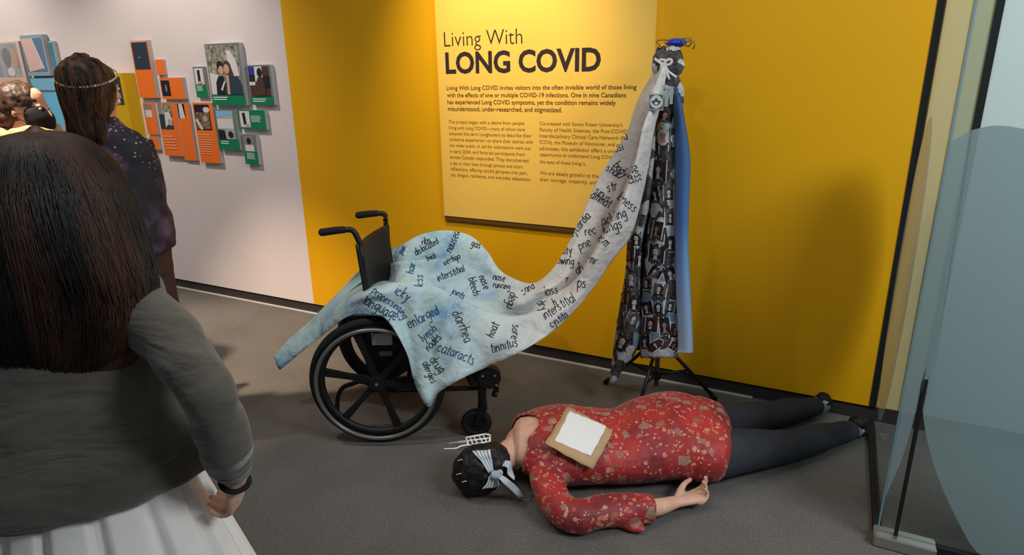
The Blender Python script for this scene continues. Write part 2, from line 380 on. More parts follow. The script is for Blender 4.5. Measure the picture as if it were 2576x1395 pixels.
# ------------------------------------------------------------------ photo boxes on the white wall
def wbox(tlp, brp, depth, body, label, prints=(), group='photo boxes on the white wall', capt=None, lines=0):
    depth *= .5; y = WY - depth
    a = aty(*tlp, y); b = aty(*brp, y)
    e = empty('photo_box', ((a.x + b.x) / 2, WY, b.z), label, 'picture', group)
    bm = bmesh.new(); box(bm, (a.x, y, b.z), (b.x, WY - .001, a.z)); bobj('box_body', bm, [mat('grey_box_side', rgb(176, 174, 172), .6)], e)
    bm = bmesh.new(); box(bm, (a.x, y - .002, b.z), (b.x, y, a.z)); bobj('front_face', bm, body, e)
    W_, H_ = b.x - a.x, a.z - b.z
    def P(u, v, k): return Vector((a.x + u * W_, y - .003 - .0006 * k, a.z - v * H_))
    for (u0, v0, u1, v1, shapes) in prints:
        V = []; F = []; MI = []; ms = []
        for k, (poly, m) in enumerate(shapes):
            if m not in ms: ms.append(m)
            i0 = len(V); V += [P(u0 + (u1 - u0) * min(max(p[0], 0), 1), v0 + (v1 - v0) * min(max(p[1], 0), 1), k) for p in poly]
            F.append(tuple(range(i0, i0 + len(poly)))); MI.append(ms.index(m))
        mesh_obj('photo_print', V, F, ms, e, False, MI)
    if capt:
        u0, v0, u1, v1, n, m = capt; V = []; F = []
        rr = random.Random(int(tlp[0]))
        for i in range(n):
            vv = v0 + (v1 - v0) * i / n; hh = (v1 - v0) / n * .42; ue = u1 - (u1 - u0) * rr.random() * .3; i0 = len(V)
            V += [P(u0, vv, 4), P(ue, vv, 4), P(ue, vv + hh, 4), P(u0, vv + hh, 4)]; F.append((i0, i0 + 1, i0 + 2, i0 + 3))
        mesh_obj('caption_lines', V, F, m, e)
    return e
def fm(n, c, **k): return mat(n, rgb(*c), .6, **k)
Oc = fm('orange_print', (236, 112, 34)); Gc = fm('green_print', (10, 118, 76)); Gg = fm('grey_green_print', (104, 120, 112)); Pk = fm('salmon_print', (222, 148, 118))
navy = fm('navy_print', (44, 56, 70)); dk = fm('dark_print', (34, 28, 36)); wh = fm('light_print', (206, 200, 198)); gy = fm('grey_print', (128, 124, 122)); tan = fm('tan_print', (190, 150, 128))
brn = fm('brown_print', (74, 52, 42)); skb = fm('sky_print', (120, 178, 204)); tl_ = fm('teal_print', (66, 124, 130)); bl = fm('blue_print', (40, 52, 150)); pnk = fm('pink_print', (216, 178, 166))
foliage = mat('foliage_print', rgb(140, 134, 118), .6, var=.75, vscale=34); mixed = mat('mixed_print', rgb(118, 96, 76), .6, var=.8, vscale=50); haze = mat('hazy_print', rgb(156, 158, 158), .6, var=.25, vscale=14)
capg = fm('caption_white', (226, 232, 226)); capo = fm('caption_peach', (240, 160, 110))
Rq = lambda a, b, c, d: [(a, b), (c, b), (c, d), (a, d)]
full = Rq(0, 0, 1, 1)
wbox((327, 103), (395, 246), .06, Oc, 'tall orange photo box with a dark night sky print, top of the orange group', [(.0, 0, 1, 1, [(Rq(0, 0, 1, .03), Pk)]), (.06, .03, .94, .50, [(full, navy), (oval(.4, .55, .1, .02), gy)])])
wbox((390, 150), (417, 188), .035, Oc, 'small plain orange square right of the tall orange box')
wbox((401, 196), (466, 249), .06, Oc, 'wide orange photo box with a small dark print at its left end', [(.04, .12, .42, .86, [(full, dk), (oval(.55, .5, .12, .25), gy)])])
wbox((359, 258), (399, 338), .035, Oc, 'orange photo box with a pale grey square print, leftmost of the lower orange row', [(.06, .04, .75, .46, [(full, gy), (Rq(.1, .45, 1, 1), wh)])])
wbox((394, 257), (461, 393), .06, Oc, 'orange photo box with a print of a hand over navy cloth', [(.03, .02, .76, .50, [(full, navy), (Rq(0, 0, 1, .42), foliage), ([(.45, .35), (.8, .3), (1, .6), (.95, .85), (.6, .8), (.4, .95)], wh), (oval(.8, .72, .17, .13), tan)])], capt=(.12, .62, .85, .9, 5, capo))
wbox((442, 258), (496, 404), .04, Oc, 'orange photo box with a small white and black print, right of the hand print', [(.1, .02, .66, .27, [(full, dk), ([(.2, 0), (.7, 0), (.95, 1), (.15, 1)], wh)])])
wbox((376, 343), (403, 377), .04, Oc, 'small plain orange square at the bottom left of the orange group')
wbox((484, 258), (556, 411), .06, Oc, 'large orange photo box with a print of a crowded sidewalk scene over text lines', [(.05, .03, .82, .45, [(full, dk), (Rq(.05, .3, .95, .95), mixed), (oval(.8, .2, .22, .11), wh), (oval(.66, .55, .16, .12), tan), ([(0, .6), (.15, .55), (.45, .95), (.3, 1)], wh)])], capt=(.1, .52, .8, .88, 9, capo))
wbox((485, 168), (524, 245), .04, Gg, 'small green photo box with a print of a hand-held device, left of the couple portrait', [(0, .58, 1, 1, [(full, Gc)]), (.1, .05, .88, .57, [(full, wh), (Rq(.32, .12, .62, .8), dk), (oval(.5, .9, .3, .1), tan)])], capt=(.15, .62, .75, .8, 5, capg))
couple = [(full, foliage), ([(0, .55), (.3, .6), (.35, 1), (0, 1)], wh), ([(.62, .12), (.75, .1), (.9, .3), (.97, .62), (.8, .64), (.66, .4)], wh),
          (oval(.38, .42, .11, .11), dk), (oval(.40, .5, .085, .09), tan), (oval(.6, .45, .13, .14), brn), ([(.5, .42), (.72, .42), (.82, .7), (.62, .76)], brn), (oval(.585, .48, .09, .1), tan),
          ([(.2, .75), (.3, .62), (.45, .62), (.5, 1), (.18, 1)], dk), ([(.48, .8), (.6, .66), (.9, .62), (1, .8), (1, 1), (.46, 1)], navy), ([(.56, .6), (.64, .6), (.62, 1), (.53, 1)], tan), ([(.33, .9), (.47, .72), (.5, .75), (.38, .93)], wh)]
wbox((514, 111), (620, 265), .075, Gg, 'large green photo box with an outdoor portrait of two people hugging', [(0, .81, 1, 1, [(full, Gc)]), (.04, .03, .96, .82, couple)], capt=(.06, .86, .55, .93, 2, capg))
wbox((621, 164), (691, 264), .055, Gg, 'green photo box with a print of someone seated at a desk', [(0, .78, 1, 1, [(full, Gc)]), (.05, .04, .92, .79, [(full, brn), (Rq(0, 0, .27, .45), bl), (Rq(0, .26, .27, .5), dk), (Rq(.3, 0, .68, .5), wh), (oval(.55, .2, .13, .16), dk), ([(.3, .6), (.45, .35), (.7, .35), (.78, .95), (.35, .98)], brn), (Rq(.75, .3, 1, .7), dk), (Rq(0, .5, .3, .62), wh)])], capt=(.1, .84, .75, .95, 2, capg))
wbox((540, 275), (605, 378), .055, Gg, 'green photo box with a grey dashboard print', [(0, .73, 1, 1, [(full, Gc)]), (.05, .03, .86, .74, [(full, haze), ([(0, 0), (1, 0), (1, .12), (0, .25)], skb), (Rq(.02, .28, .98, .62), wh), ([(0, .65), (.4, .68), (.45, 1), (0, 1)], dk), (oval(.75, .82, .15, .12), dk)])], capt=(.12, .78, .6, .88, 2, capg))
wbox((599, 276), (671, 326), .055, Gc, 'wide green photo box with a device print at its left end', [(.04, .06, .42, .9, [(full, wh), ([(.25, .12), (.55, .1), (.62, .8), (.35, .84)], dk), (oval(.7, .88, .2, .08), tan)])], capt=(.48, .3, .92, .66, 5, capg))
wbox((609, 337), (652, 414), .055, Gg, 'small green photo box at the bottom right of the green group', [(0, .56, 1, 1, [(full, Gc)]), (.08, .04, .85, .56, [(full, gy), (oval(.5, .35, .22, .2), dk), (Rq(.1, .6, .95, 1), wh)])], capt=(.2, .62, .85, .84, 6, capg))
wbox((-30, 108), (73, 222), .07, pnk, 'pink photo box with a hazy print, at the left edge of the photo', [(.05, .04, .9, .75, [(full, haze), (oval(.55, .4, .16, .3), gy), (oval(.62, .85, .15, .14), wh), (oval(.85, .45, .12, .3), tan)])])
wbox((49, 90), (128, 190), .075, fm('blue_grey_print', (142, 160, 172)), 'tall blue-grey photo box with a pale leaning door print, topmost at left', [(.04, .08, .92, .9, [(full, tl_), (Rq(.6, 0, 1, 1), fm('slate_print', (92, 122, 152))), ([(0, 0), (.52, 0), (.84, .9), (.1, 1)], pnk), ([(.52, 0), (.57, 0), (.9, .9), (.84, .93)], wh)])])
wbox((120, 104), (160, 230), .05, skb, 'pale blue photo box with a dark teal plant print, right of the leaning door print', [(.05, .03, .8, .52, [(full, tl_), (oval(.5, .75, .45, .25), fm('slate_print', (92, 122, 152)))])])
wbox((82, 232), (166, 330), .06, fm('sky_blue_print', (108, 180, 212)), 'wide sky blue photo box behind the masked visitor', [(.02, .02, .3, .6, [(full, gy)])])
wbox((76, 196), (146, 226), .04, skb, 'low pale blue photo box between the door print and the sky blue box')
# large yellow display box
a = aty(163, 187, WY - .10); b = aty(307, 185, WY - .10)
yb = empty('display_box', ((a.x + b.x) / 2, WY, .9), 'deep yellow display box with a small photo, behind the visitor in the dark jacket', 'display box')
bm = bmesh.new(); box(bm, (a.x, WY - .10, .95), (b.x, WY - .001, a.z + .0)); bobj('box_body', bm, fm('mustard_paint', (204, 160, 14)), yb)
p = aty(276, 193, WY - .102); q = aty(313, 263, WY - .102)
mesh_obj('photo_print', [(p.x, WY - .103, p.z), (q.x, WY - .103, p.z), (q.x, WY - .103, q.z), (p.x, WY - .103, q.z),
  (p.x + .3 * (q.x - p.x), WY - .104, p.z - .3 * (p.z - q.z)), (p.x + .55 * (q.x - p.x), WY - .104, p.z - .3 * (p.z - q.z)), (p.x + .7 * (q.x - p.x), WY - .104, q.z), (p.x + .1 * (q.x - p.x), WY - .104, q.z)],
  [(0, 1, 2, 3), (4, 5, 6, 7)], [navy, wh], yb, False, [0, 1])

# ------------------------------------------------------------------ wheelchair
CO = Vector((-1.73, 2.06, 0)); CE = Vector((math.cos(math.radians(28)), math.sin(math.radians(28)), 0)); CN = Vector((-CE.y, CE.x, 0))
def ch(s, t, z): return CO + CE * s + CN * t + Vector((0, 0, z))
def atc(px, py, t):
    r = ray(px, py); k = (CO + CN * t - CAM).dot(CN) / r.dot(CN); return CAM + r * k
def sz(px, py, t):
    p = atc(px, py, t) - CO; return (p.dot(CE), p.z)
CM = Matrix.Translation(CO) @ Matrix((CE, CN, Vector((0, 0, 1)))).transposed().to_4x4()
wc = empty('wheelchair', CO, 'black manual wheelchair half hidden under a painted blue cloth', 'wheelchair')
TRK = .53
def ring(bm, R, r, t, c=(0, .305), n=64, k=10, flat=1.0):
    M_ = []
    for i in range(n):
        a = 2 * PI * i / n
        M_.append([bm.verts.new(ch(c[0] + (R + r * math.cos(b)) * math.cos(a), t + r * flat * math.sin(b), c[1] + (R + r * math.cos(b)) * math.sin(a))) for b in [2 * PI * j / k for j in range(k)]])
    for i in range(n):
        A, B = M_[i], M_[(i + 1) % n]
        for j in range(k): bm.faces.new((A[j], A[(j + 1) % k], B[(j + 1) % k], B[j]))
    return bm
def disc(bm, R, t0, t1, c, n=28):
    A = [bm.verts.new(ch(c[0] + R * math.cos(2 * PI * i / n), t0, c[1] + R * math.sin(2 * PI * i / n))) for i in range(n)]
    B = [bm.verts.new(ch(c[0] + R * math.cos(2 * PI * i / n), t1, c[1] + R * math.sin(2 * PI * i / n))) for i in range(n)]
    for i in range(n): bm.faces.new((A[i], A[(i + 1) % n], B[(i + 1) % n], B[i]))
    bm.faces.new(A[::-1]); bm.faces.new(B); return bm
for side, t0 in ((-1, 0.0), (1, TRK)):
    wl = bobj('rear_wheel', ring(bmesh.new(), .286, .019, t0, n=80, k=14), M_rubber, wc, True)
    bm = bmesh.new(); ring(bm, .256, .02, t0, n=72, k=8, flat=.75); bobj('rim', bm, M_black, wl, True)
    bobj('hand_rim', ring(bmesh.new(), .264, .0095, t0 + side * .045, n=72, k=10), mat('grey_handrim', rgb(112, 110, 110), .3, metal=.5), wl, True)
    bobj('hub', disc(bmesh.new(), .034, t0 - .03, t0 + .03, (0, .305)), M_black, wl)
    bm = bmesh.new(); disc(bm, .008, t0 + side * .03, t0 + side * .036, (0, .305), 12); bobj('axle_bolt', bm, M_chrome, wl)
    for i in range(6):
        an = math.radians(168 + 60 * i); bm = bmesh.new()
        d = (math.cos(an), math.sin(an)); q = (-d[1], d[0])
        vs = []
        for (r_, w_) in ((.02, .017), (.13, .0125), (.245, .018)):
            for (sw, st) in ((-1, -1), (1, -1), (1, 1), (-1, 1)):
                vs.append(bm.verts.new(ch(d[0] * r_ + q[0] * w_ * sw, t0 + st * .009, .305 + d[1] * r_ + q[1] * w_ * sw)))
        for k in range(2):
            for j in range(4): bm.faces.new((vs[4 * k + j], vs[4 * k + (j + 1) % 4], vs[4 * k + 4 + (j + 1) % 4], vs[4 * k + 4 + j]))
        bm.faces.new(vs[:4]); bm.faces.new(vs[8:]); bobj('spoke', bm, M_black, wl)
# back posts, handles, backrest
Tn, Tf = .07, .45
s1, zt = sz(907, 612, Tn); s2, zb = sz(927, 730, Tn)
sf, zf = sz(985, 556, Tf)
print('near post', s1, zt, s2, zb, 'far', sf, zf)
dzs = (s2 - s1) / (zb - zt)
skf = min(max(sf - s1, -.02), .05)
for t, sd in ((Tn, 0), (Tf, skf)):
    s_b = s1 + (.30 - zt) * dzs * .6
    bm = bmesh.new(); tube(bm, [ch(s_b, t, .28), ch((s_b + s1) / 2 + sd * .6, t, (.28 + zt) / 2), ch(s1 + sd, t, zt - .01)], .0125); bobj('back_post', bm, M_black, wc, True)
    hs = s1 - .015
    h1 = sz(805, 584, Tn) if t == Tn else sz(897, 541, Tf)
    bend = sz(882, 577, Tn) if t == Tn else sz(962, 536, Tf)
    bm = bmesh.new(); tube(bm, [ch(s1 + sd, t, zt - .02), ch(s1 + sd - .004, t, zt + .005), ch(bend[0] + .01, t, bend[1] - .006), ch(bend[0] - .03, t, bend[1])], .0125, sub=6)
    hd = bobj('push_handle', bm, M_black, wc, True)
    bm = bmesh.new(); sweep(bm, [(tuple(ch(bend[0] - .03, t, bend[1])), .0155, .0155), (tuple(ch((h1[0] + bend[0]) / 2, t, (h1[1] + bend[1]) / 2 + .002)), .0165, .0165), (tuple(ch(h1[0] + .01, t, h1[1])), .017, .017)], n=12)
    bobj('grip', bm, M_rubber, hd, True)
G = []
for i in range(7):
    f_ = i / 6; z = zt - .0 + (.43 - zt) * f_; s = s1 + (z - zt) * dzs
    q = skf; e0 = 1 if i == 0 else 0
    G.append([ch(s - .014, Tn - .02, z), ch(s, Tn + .02, z), ch(s - .02 + q * .25, (Tn + Tf) / 2 - .1, z - .008 * e0), ch(s - .03 + q * .5, (Tn + Tf) / 2, z - .012 * e0), ch(s - .02 + q * .75, (Tn + Tf) / 2 + .1, z - .008 * e0), ch(s + q, Tf - .02, z), ch(s - .014 + q, Tf + .02, z)])
surf('backrest', G, M_vinyl, wc, 3, 4, .012)
# seat, frame, armrests, guards
bm = bmesh.new(); box(bm, (-.02, Tn + .01, .455), (.40, Tf - .01, .495), CM); bobj('seat', bm, M_vinyl, wc, bevel=.01)
for t in (Tn, Tf):
    bm = bmesh.new()
    tube(bm, [ch(s1 + .05, t, .45), ch(.2, t, .452), ch(.42, t, .44), ch(.475, t, .38), ch(.49, t, .24)], .0125)
    bobj('side_frame', bm, M_black, wc, True)
    bm = bmesh.new(); tube(bm, [ch(-.05, t, .225), ch(.2, t, .222), ch(.45, t, .225)], .0115); bobj('lower_rail', bm, M_black, wc, True)
    tt = t - .022 if t == Tn else t + .022
    # skirt guard of the armrest
    bm = bmesh.new(); P_ = [(-.105, .60), (.26, .60), (.27, .50), (.20, .38), (.08, .30), (-.03, .30), (-.055, .40)]
    A = [bm.verts.new(ch(a, tt - .004, b)) for a, b in P_]; B = [bm.verts.new(ch(a, tt + .004, b)) for a, b in P_]
    for i in range(len(P_)): bm.faces.new((A[i], A[(i + 1) % 7], B[(i + 1) % 7], B[i]))
    bm.faces.new(A); bm.faces.new(B[::-1]); bobj('skirt_guard', bm, M_black, wc, bevel=.002)
    bm = bmesh.new(); tube(bm, [ch(.02, t, .45), ch(.02, t, .60), ch(.05, t, .665), ch(.30, t, .665), ch(.33, t, .60), ch(.33, t, .45)], .011); bobj('armrest_frame', bm, M_black, wc, True)
    bm = bmesh.new(); box(bm, (.03, t - .025, .672), (.29, t + .025, .695), CM); bobj('arm_pad', bm, M_vinyl, wc, bevel=.008)
bm = bmesh.new(); tube(bm, [ch(.12, Tn, .23), ch(.12, (Tn + Tf) / 2, .34), ch(.12, Tf, .45)], .011); tube(bm, [ch(.12, Tn, .45), ch(.12, (Tn + Tf) / 2, .35), ch(.12, Tf, .23)], .011); bobj('cross_brace', bm, M_black, wc, True)
# label on the guard
p0 = sz(934, 838, Tn - .03); p1 = sz(988, 866, Tn - .03)
bm = bmesh.new(); box(bm, (p0[0], Tn - .034, p1[1]), (p1[0], Tn - .027, p0[1]), CM); bobj('label_plate', bm, mat('grey_label', rgb(196, 194, 200), .5, var=.2, vscale=50), wc, bevel=.001)
p0 = sz(954, 883, Tn - .03); p1 = sz(988, 894, Tn - .03)
bm = bmesh.new(); box(bm, (p0[0], Tn - .034, p1[1]), (p1[0], Tn - .027, p0[1]), CM); bobj('guard_slot', bm, mat('tan_label', rgb(120, 100, 90), .5), wc)
# anti-tipper
for t in (Tn,):
    q = [sz(885, 965, t), sz(862, 975, t), sz(850, 1000, t), sz(848, 1040, t)]
    bm = bmesh.new(); tube(bm, [ch(0, t, .23), ch(q[0][0] + .05, t, .27)] + [ch(a, t, max(b, .05)) for a, b in q], .011); bobj('anti_tip_bar', bm, M_black, wc, True)
# casters, steering and foot hangers
for t, far in ((.02, 0), (TRK - .02, 1)):
    cs = sz(1199, 1073, .02)[0]
    cas = bobj('caster', ring(bmesh.new(), .054, .018, t, (cs, .072), 36, 10), M_rubber, wc, True)
    bm = bmesh.new(); disc(bm, .048, t - .011, t + .011, (cs, .072)); bobj('caster_hub', bm, M_black, cas)
    bm = bmesh.new()
    fs = cs + .03
    for dt in (-.02, .02):
        sweep(bm, [(tuple(ch(cs, t + dt, .072)), .006, .014), (tuple(ch(cs + .02, t + dt, .12)), .006, .016), (tuple(ch(fs, t + dt, .155)), .006, .02)], n=8, roundcap=False)
    box(bm, (fs - .022, t - .027, .148), (fs + .022, t + .027, .165), CM); bobj('caster_fork', bm, M_black, cas)
    bm = bmesh.new(); tube(bm, [ch(fs, t, .16), ch(fs, t, .22), ch(fs, t, .34)], .019, n=14); bobj('caster_stem', bm, M_black, wc, True)
    pv = sz(1231, 945, .02); pv = (pv[0], pv[1])
    if far: continue
    hg = bobj('foot_hanger', disc(bmesh.new(), .052, t - .03, t + .02, pv), M_black, wc, bevel=.004)
    bm = bmesh.new(); tube(bm, [ch(pv[0] - .09, t, pv[1] + .08), ch(pv[0], t, pv[1] + .03), ch(pv[0] + .03, t, pv[1] - .05), ch(pv[0] + .02, t, pv[1] - .10)], .014); bobj('hanger_tube', bm, M_black, hg, True)
    for (bx_, by_) in ((1214, 944), (1245, 943), (1249, 967), (1249, 988)):
        b_ = sz(bx_, by_, -.01); bm = bmesh.new(); disc(bm, .0055, t - .036, t - .03, b_, 10); bobj('bolt', bm, M_chrome, hg)

# ------------------------------------------------------------------ drip stand (tripod with photo drape)
PB = Vector((-.69, 2.95, 0))
iv = empty('drip_stand', PB, 'black tripod drip stand with blue clamp and wire hooks', 'stand')
ztop = aty(1703, 108, PB.y).z; PT = Vector((aty(1701, 108, PB.y).x, PB.y, ztop))
PB2 = Vector((PT.x, PB.y, 0)); print('pole', PT)
bm = bmesh.new(); tube(bm, [PB2 + Vector((0, 0, .1)), PB2 + Vector((0, 0, .9)), PT - Vector((0, 0, .03))], .012); bobj('pole', bm, M_steel, iv, True)
M_blue = mat('blue_clamp_plastic', rgb(24, 58, 168), .35, spec=.5)
bm = bmesh.new(); sweep(bm, [(tuple(PT + Vector((0, 0, -.07))), .018, .018), (tuple(PT + Vector((0, 0, -.02))), .018, .018)], n=16, roundcap=False); bobj('clamp_collar', bm, M_blue, iv, True)
bm = bmesh.new(); ell(bm, PT + Vector((0, 0, 0)), (.046, .04, .02)); bobj('clamp_head', bm, M_blue, iv, True)
def at_iv(px, py, dy=0): return aty(px, py, PB.y + dy)
for pts in ([at_iv(1690, 100), at_iv(1672, 100), at_iv(1656, 101), at_iv(1653, 108), at_iv(1662, 116)],
            [at_iv(1684, 107, -.03), at_iv(1670, 108, -.05), at_iv(1663, 118, -.06)],
            [at_iv(1712, 97), at_iv(1728, 96), at_iv(1738, 97), at_iv(1735, 103), at_iv(1722, 102)],
            [at_iv(1715, 100, -.03), at_iv(1722, 112, -.05), at_iv(1733, 116, -.06), at_iv(1740, 106, -.06), at_iv(1747, 106, -.06), at_iv(1746, 119, -.06), at_iv(1741, 122, -.06)]):
    bm = bmesh.new(); tube(bm, pts, .0032, n=8); bobj('hook', bm, mat('brass_wire', rgb(170, 140, 90), .3, metal=.9), iv, True)
hubz = .36; low = .14
feet = [atz(1800, 1003, .008), atz(1522, 962, .008), atz(1628, 985, .008)]
feet[2] = Vector((PB2.x - .03, PB2.y - .28, .008))
bm = bmesh.new(); tube(bm, [PB2 + Vector((0, 0, hubz - .03)), PB2 + Vector((0, 0, hubz + .03))], .026, n=14); bobj('upper_collar', bm, M_black, iv)
bm = bmesh.new(); tube(bm, [PB2 + Vector((0, 0, low)), PB2 + Vector((0, 0, low + .04))], .022, n=14); bobj('lower_collar', bm, M_black, iv)
for f_ in feet:
    top = PB2 + Vector((0, 0, hubz)); lg = bobj('leg', tube(bmesh.new(), [top, f_], .0095), M_black, iv, True)
    bobj('rubber_tip', tube(bmesh.new(), [f_ + (top - f_).normalized() * .035, f_], .013), M_rubber, lg, True)
    m_ = f_.lerp(top, .48); bobj('brace', tube(bmesh.new(), [PB2 + Vector((0, 0, low + .02)), m_], .0075), M_black, iv, True)

# ------------------------------------------------------------------ photo drape hanging on the stand
dr = empty('photo_drape', PB2 + Vector((0, 0, .3)), 'hanging cloth covered with black and white portraits on the drip stand', 'drape')
DY = 2.80
def dgrid(rows, cols_d):
    """rows: (y_px, [x_px...]) ; cols_d: depth of each column"""
    return [[aty(x, yy, DY + d) for x, d in zip(xs, cols_d)] for yy, xs in rows]
def collage():
    m = bpy.data.materials.new('photo_collage_cloth'); m.use_nodes = True; nt = m.node_tree; b = nt.nodes['Principled BSDF']
    tc = N(nt, 'ShaderNodeTexCoord'); v = N(nt, 'ShaderNodeTexVoronoi', Scale=17.0); nt.links.new(tc.outputs['Object'], v.inputs['Vector'])
    sp = N(nt, 'ShaderNodeSeparateColor'); nt.links.new(v.outputs['Color'], sp.inputs[0])
    r = ramp(nt, [(0, rgb(24, 22, 24)), (.34, rgb(64, 60, 62)), (.5, rgb(178, 182, 184)), (.72, rgb(42, 36, 36)), (.84, rgb(96, 128, 152)), (.92, rgb(196, 198, 198))], 'CONSTANT'); nt.links.new(sp.outputs[0], r.inputs[0])
    n = N(nt, 'ShaderNodeTexNoise', Scale=60.0, Detail=3); nt.links.new(tc.outputs['Object'], n.inputs['Vector']); r2 = ramp(nt, [(.4, (0, 0, 0, 1)), (.7, (.5, .5, .5, 1))]); nt.links.new(n.outputs[0], r2.inputs[0])
    nt.links.new(mix(nt, r2.outputs[0], r.outputs[0], rgb(110, 104, 104)), b.inputs['Base Color']); b.inputs['Roughness'].default_value = .8
    bp = N(nt, 'ShaderNodeBump', Strength=.3, Distance=.01); nt.links.new(n.outputs[0], bp.inputs['Height']); nt.links.new(bp.outputs[0], b.inputs['Normal']); return m
M_dfab = collage()
M_dark = mat('charcoal_cloth', rgb(30, 27, 28), .85, bump=.25, bscale=25, var=.4, vscale=12)
# back layer: dark, joins both panels
rows = [(130, [1652, 1672, 1690, 1710]), (200, [1640, 1665, 1690, 1707]), (300, [1632, 1662, 1690, 1712]), (420, [1625, 1660, 1690, 1725]), (540, [1605, 1645, 1685, 1726]),
        (660, [1585, 1632, 1680, 1728]), (780, [1570, 1620, 1680, 1732]), (880, [1560, 1612, 1675, 1735])]
back = surf('inner_layer', dgrid(rows, [.05, .06, .06, .05]), M_dark, dr, 4, 4, .003)
rows = [(330, [1640, 1645, 1650, 1655]), (430, [1620, 1630, 1640, 1645]), (520, [1602, 1616, 1628, 1634]), (600, [1580, 1592, 1606, 1616]), (680, [1574, 1588, 1602, 1612]), (780, [1558, 1575, 1592, 1610]), (850, [1547, 1568, 1592, 1608]), (890, [1542, 1560, 1580, 1596]), (930, [1537, 1545, 1555, 1566]), (966, [1532, 1536, 1540, 1545])]
left = surf('left_panel', dgrid(rows, [.03, -.01, -.005, .03]), M_dfab, dr, 4, 5, .003)
rows = [(180, [1655, 1670, 1684, 1700]), (240, [1640, 1662, 1682, 1700]), (310, [1640, 1662, 1684, 1704]), (400, [1640, 1662, 1684, 1702]), (500, [1636, 1655, 1678, 1700]), (600, [1628, 1650, 1675, 1698]), (700, [1618, 1645, 1672, 1700]), (800, [1612, 1640, 1672, 1706]), (870, [1610, 1640, 1675, 1708]), (900, [1612, 1642, 1676, 1704])]
right = surf('right_panel', dgrid(rows, [.03, -.015, -.02, .02]), M_dfab, dr, 4, 5, .003)
M_lining = bpy.data.materials.new('blue_lining'); M_lining.use_nodes = True
nt = M_lining.node_tree; b = nt.nodes['Principled BSDF']; at_ = N(nt, 'ShaderNodeAttribute', _attribute_name='cu'); r_ = ramp(nt, [(0, rgb(48, 74, 112)), (.45, rgb(70, 112, 168)), (.62, rgb(120, 156, 204)), (1, rgb(178, 196, 214))])
nt.links.new(at_.outputs['Fac'], r_.inputs[0]); nt.links.new(r_.outputs[0], b.inputs['Base Color']); b.inputs['Roughness'].default_value = .85
rows = [(220, [1688, 1696, 1704, 1708]), (300, [1696, 1706, 1718, 1722]), (400, [1698, 1712, 1730, 1736]), (500, [1698, 1712, 1728, 1733]), (600, [1698, 1712, 1727, 1731]), (700, [1700, 1714, 1730, 1735]), (800, [1704, 1718, 1736, 1740]), (870, [1706, 1722, 1738, 1743]), (888, [1702, 1720, 1736, 1743])]
lin_ = surf('blue_lining', dgrid(rows, [.0, -.04, -.04, .02]), M_lining, dr, 4, 4, .004)
# gathered head of the cloth
bm = bmesh.new()
for k in range(9):
    f_ = k / 8; xa = 1656 + 46 * f_; xb = 1648 + 62 * f_
    c = [aty(xa + 2, 124 + 4 * math.sin(k * 2), DY + .06), aty(xb + 3 * math.sin(k), 165, DY + .0 - .03 * (k % 2)), aty(1676 + (xb - 1676) * .7, 192, DY - .02), aty(xb + 2, 235, DY - .03 * (k % 2)), aty(xb + 2 + 4 * (f_ - .5), 275, DY + .01)]
    sweep(bm, [(tuple(p), r, r * 1.2) for p, r in zip(c, (.010, .016, .012, .014, .006))], n=10)
solid('gathered_top', bm, M_dfab, dr, .004, 1, .01, .03)
# ribbons tied at the top
M_rib = mat('white_ribbon', rgb(214, 210, 208), .7)
for pts in ([(1646, 147), (1656, 155), (1668, 160), (1680, 150), (1690, 152), (1684, 162), (1668, 162)], [(1664, 160), (1662, 175), (1655, 190), (1656, 200)], [(1668, 160), (1672, 180), (1670, 205), (1668, 215)], [(1672, 160), (1680, 178), (1690, 186), (1702, 194)], [(1674, 152), (1662, 150), (1660, 158), (1672, 170), (1684, 200)]):
    c = [aty(x, y, DY - .055) for x, y in pts]
    bm = bmesh.new(); sweep(bm, [(tuple(p), .005, .0018) for p in c], upv=(0, 1, 0), n=8, roundcap=False); bobj('ribbon', bm, M_rib, dr, True)
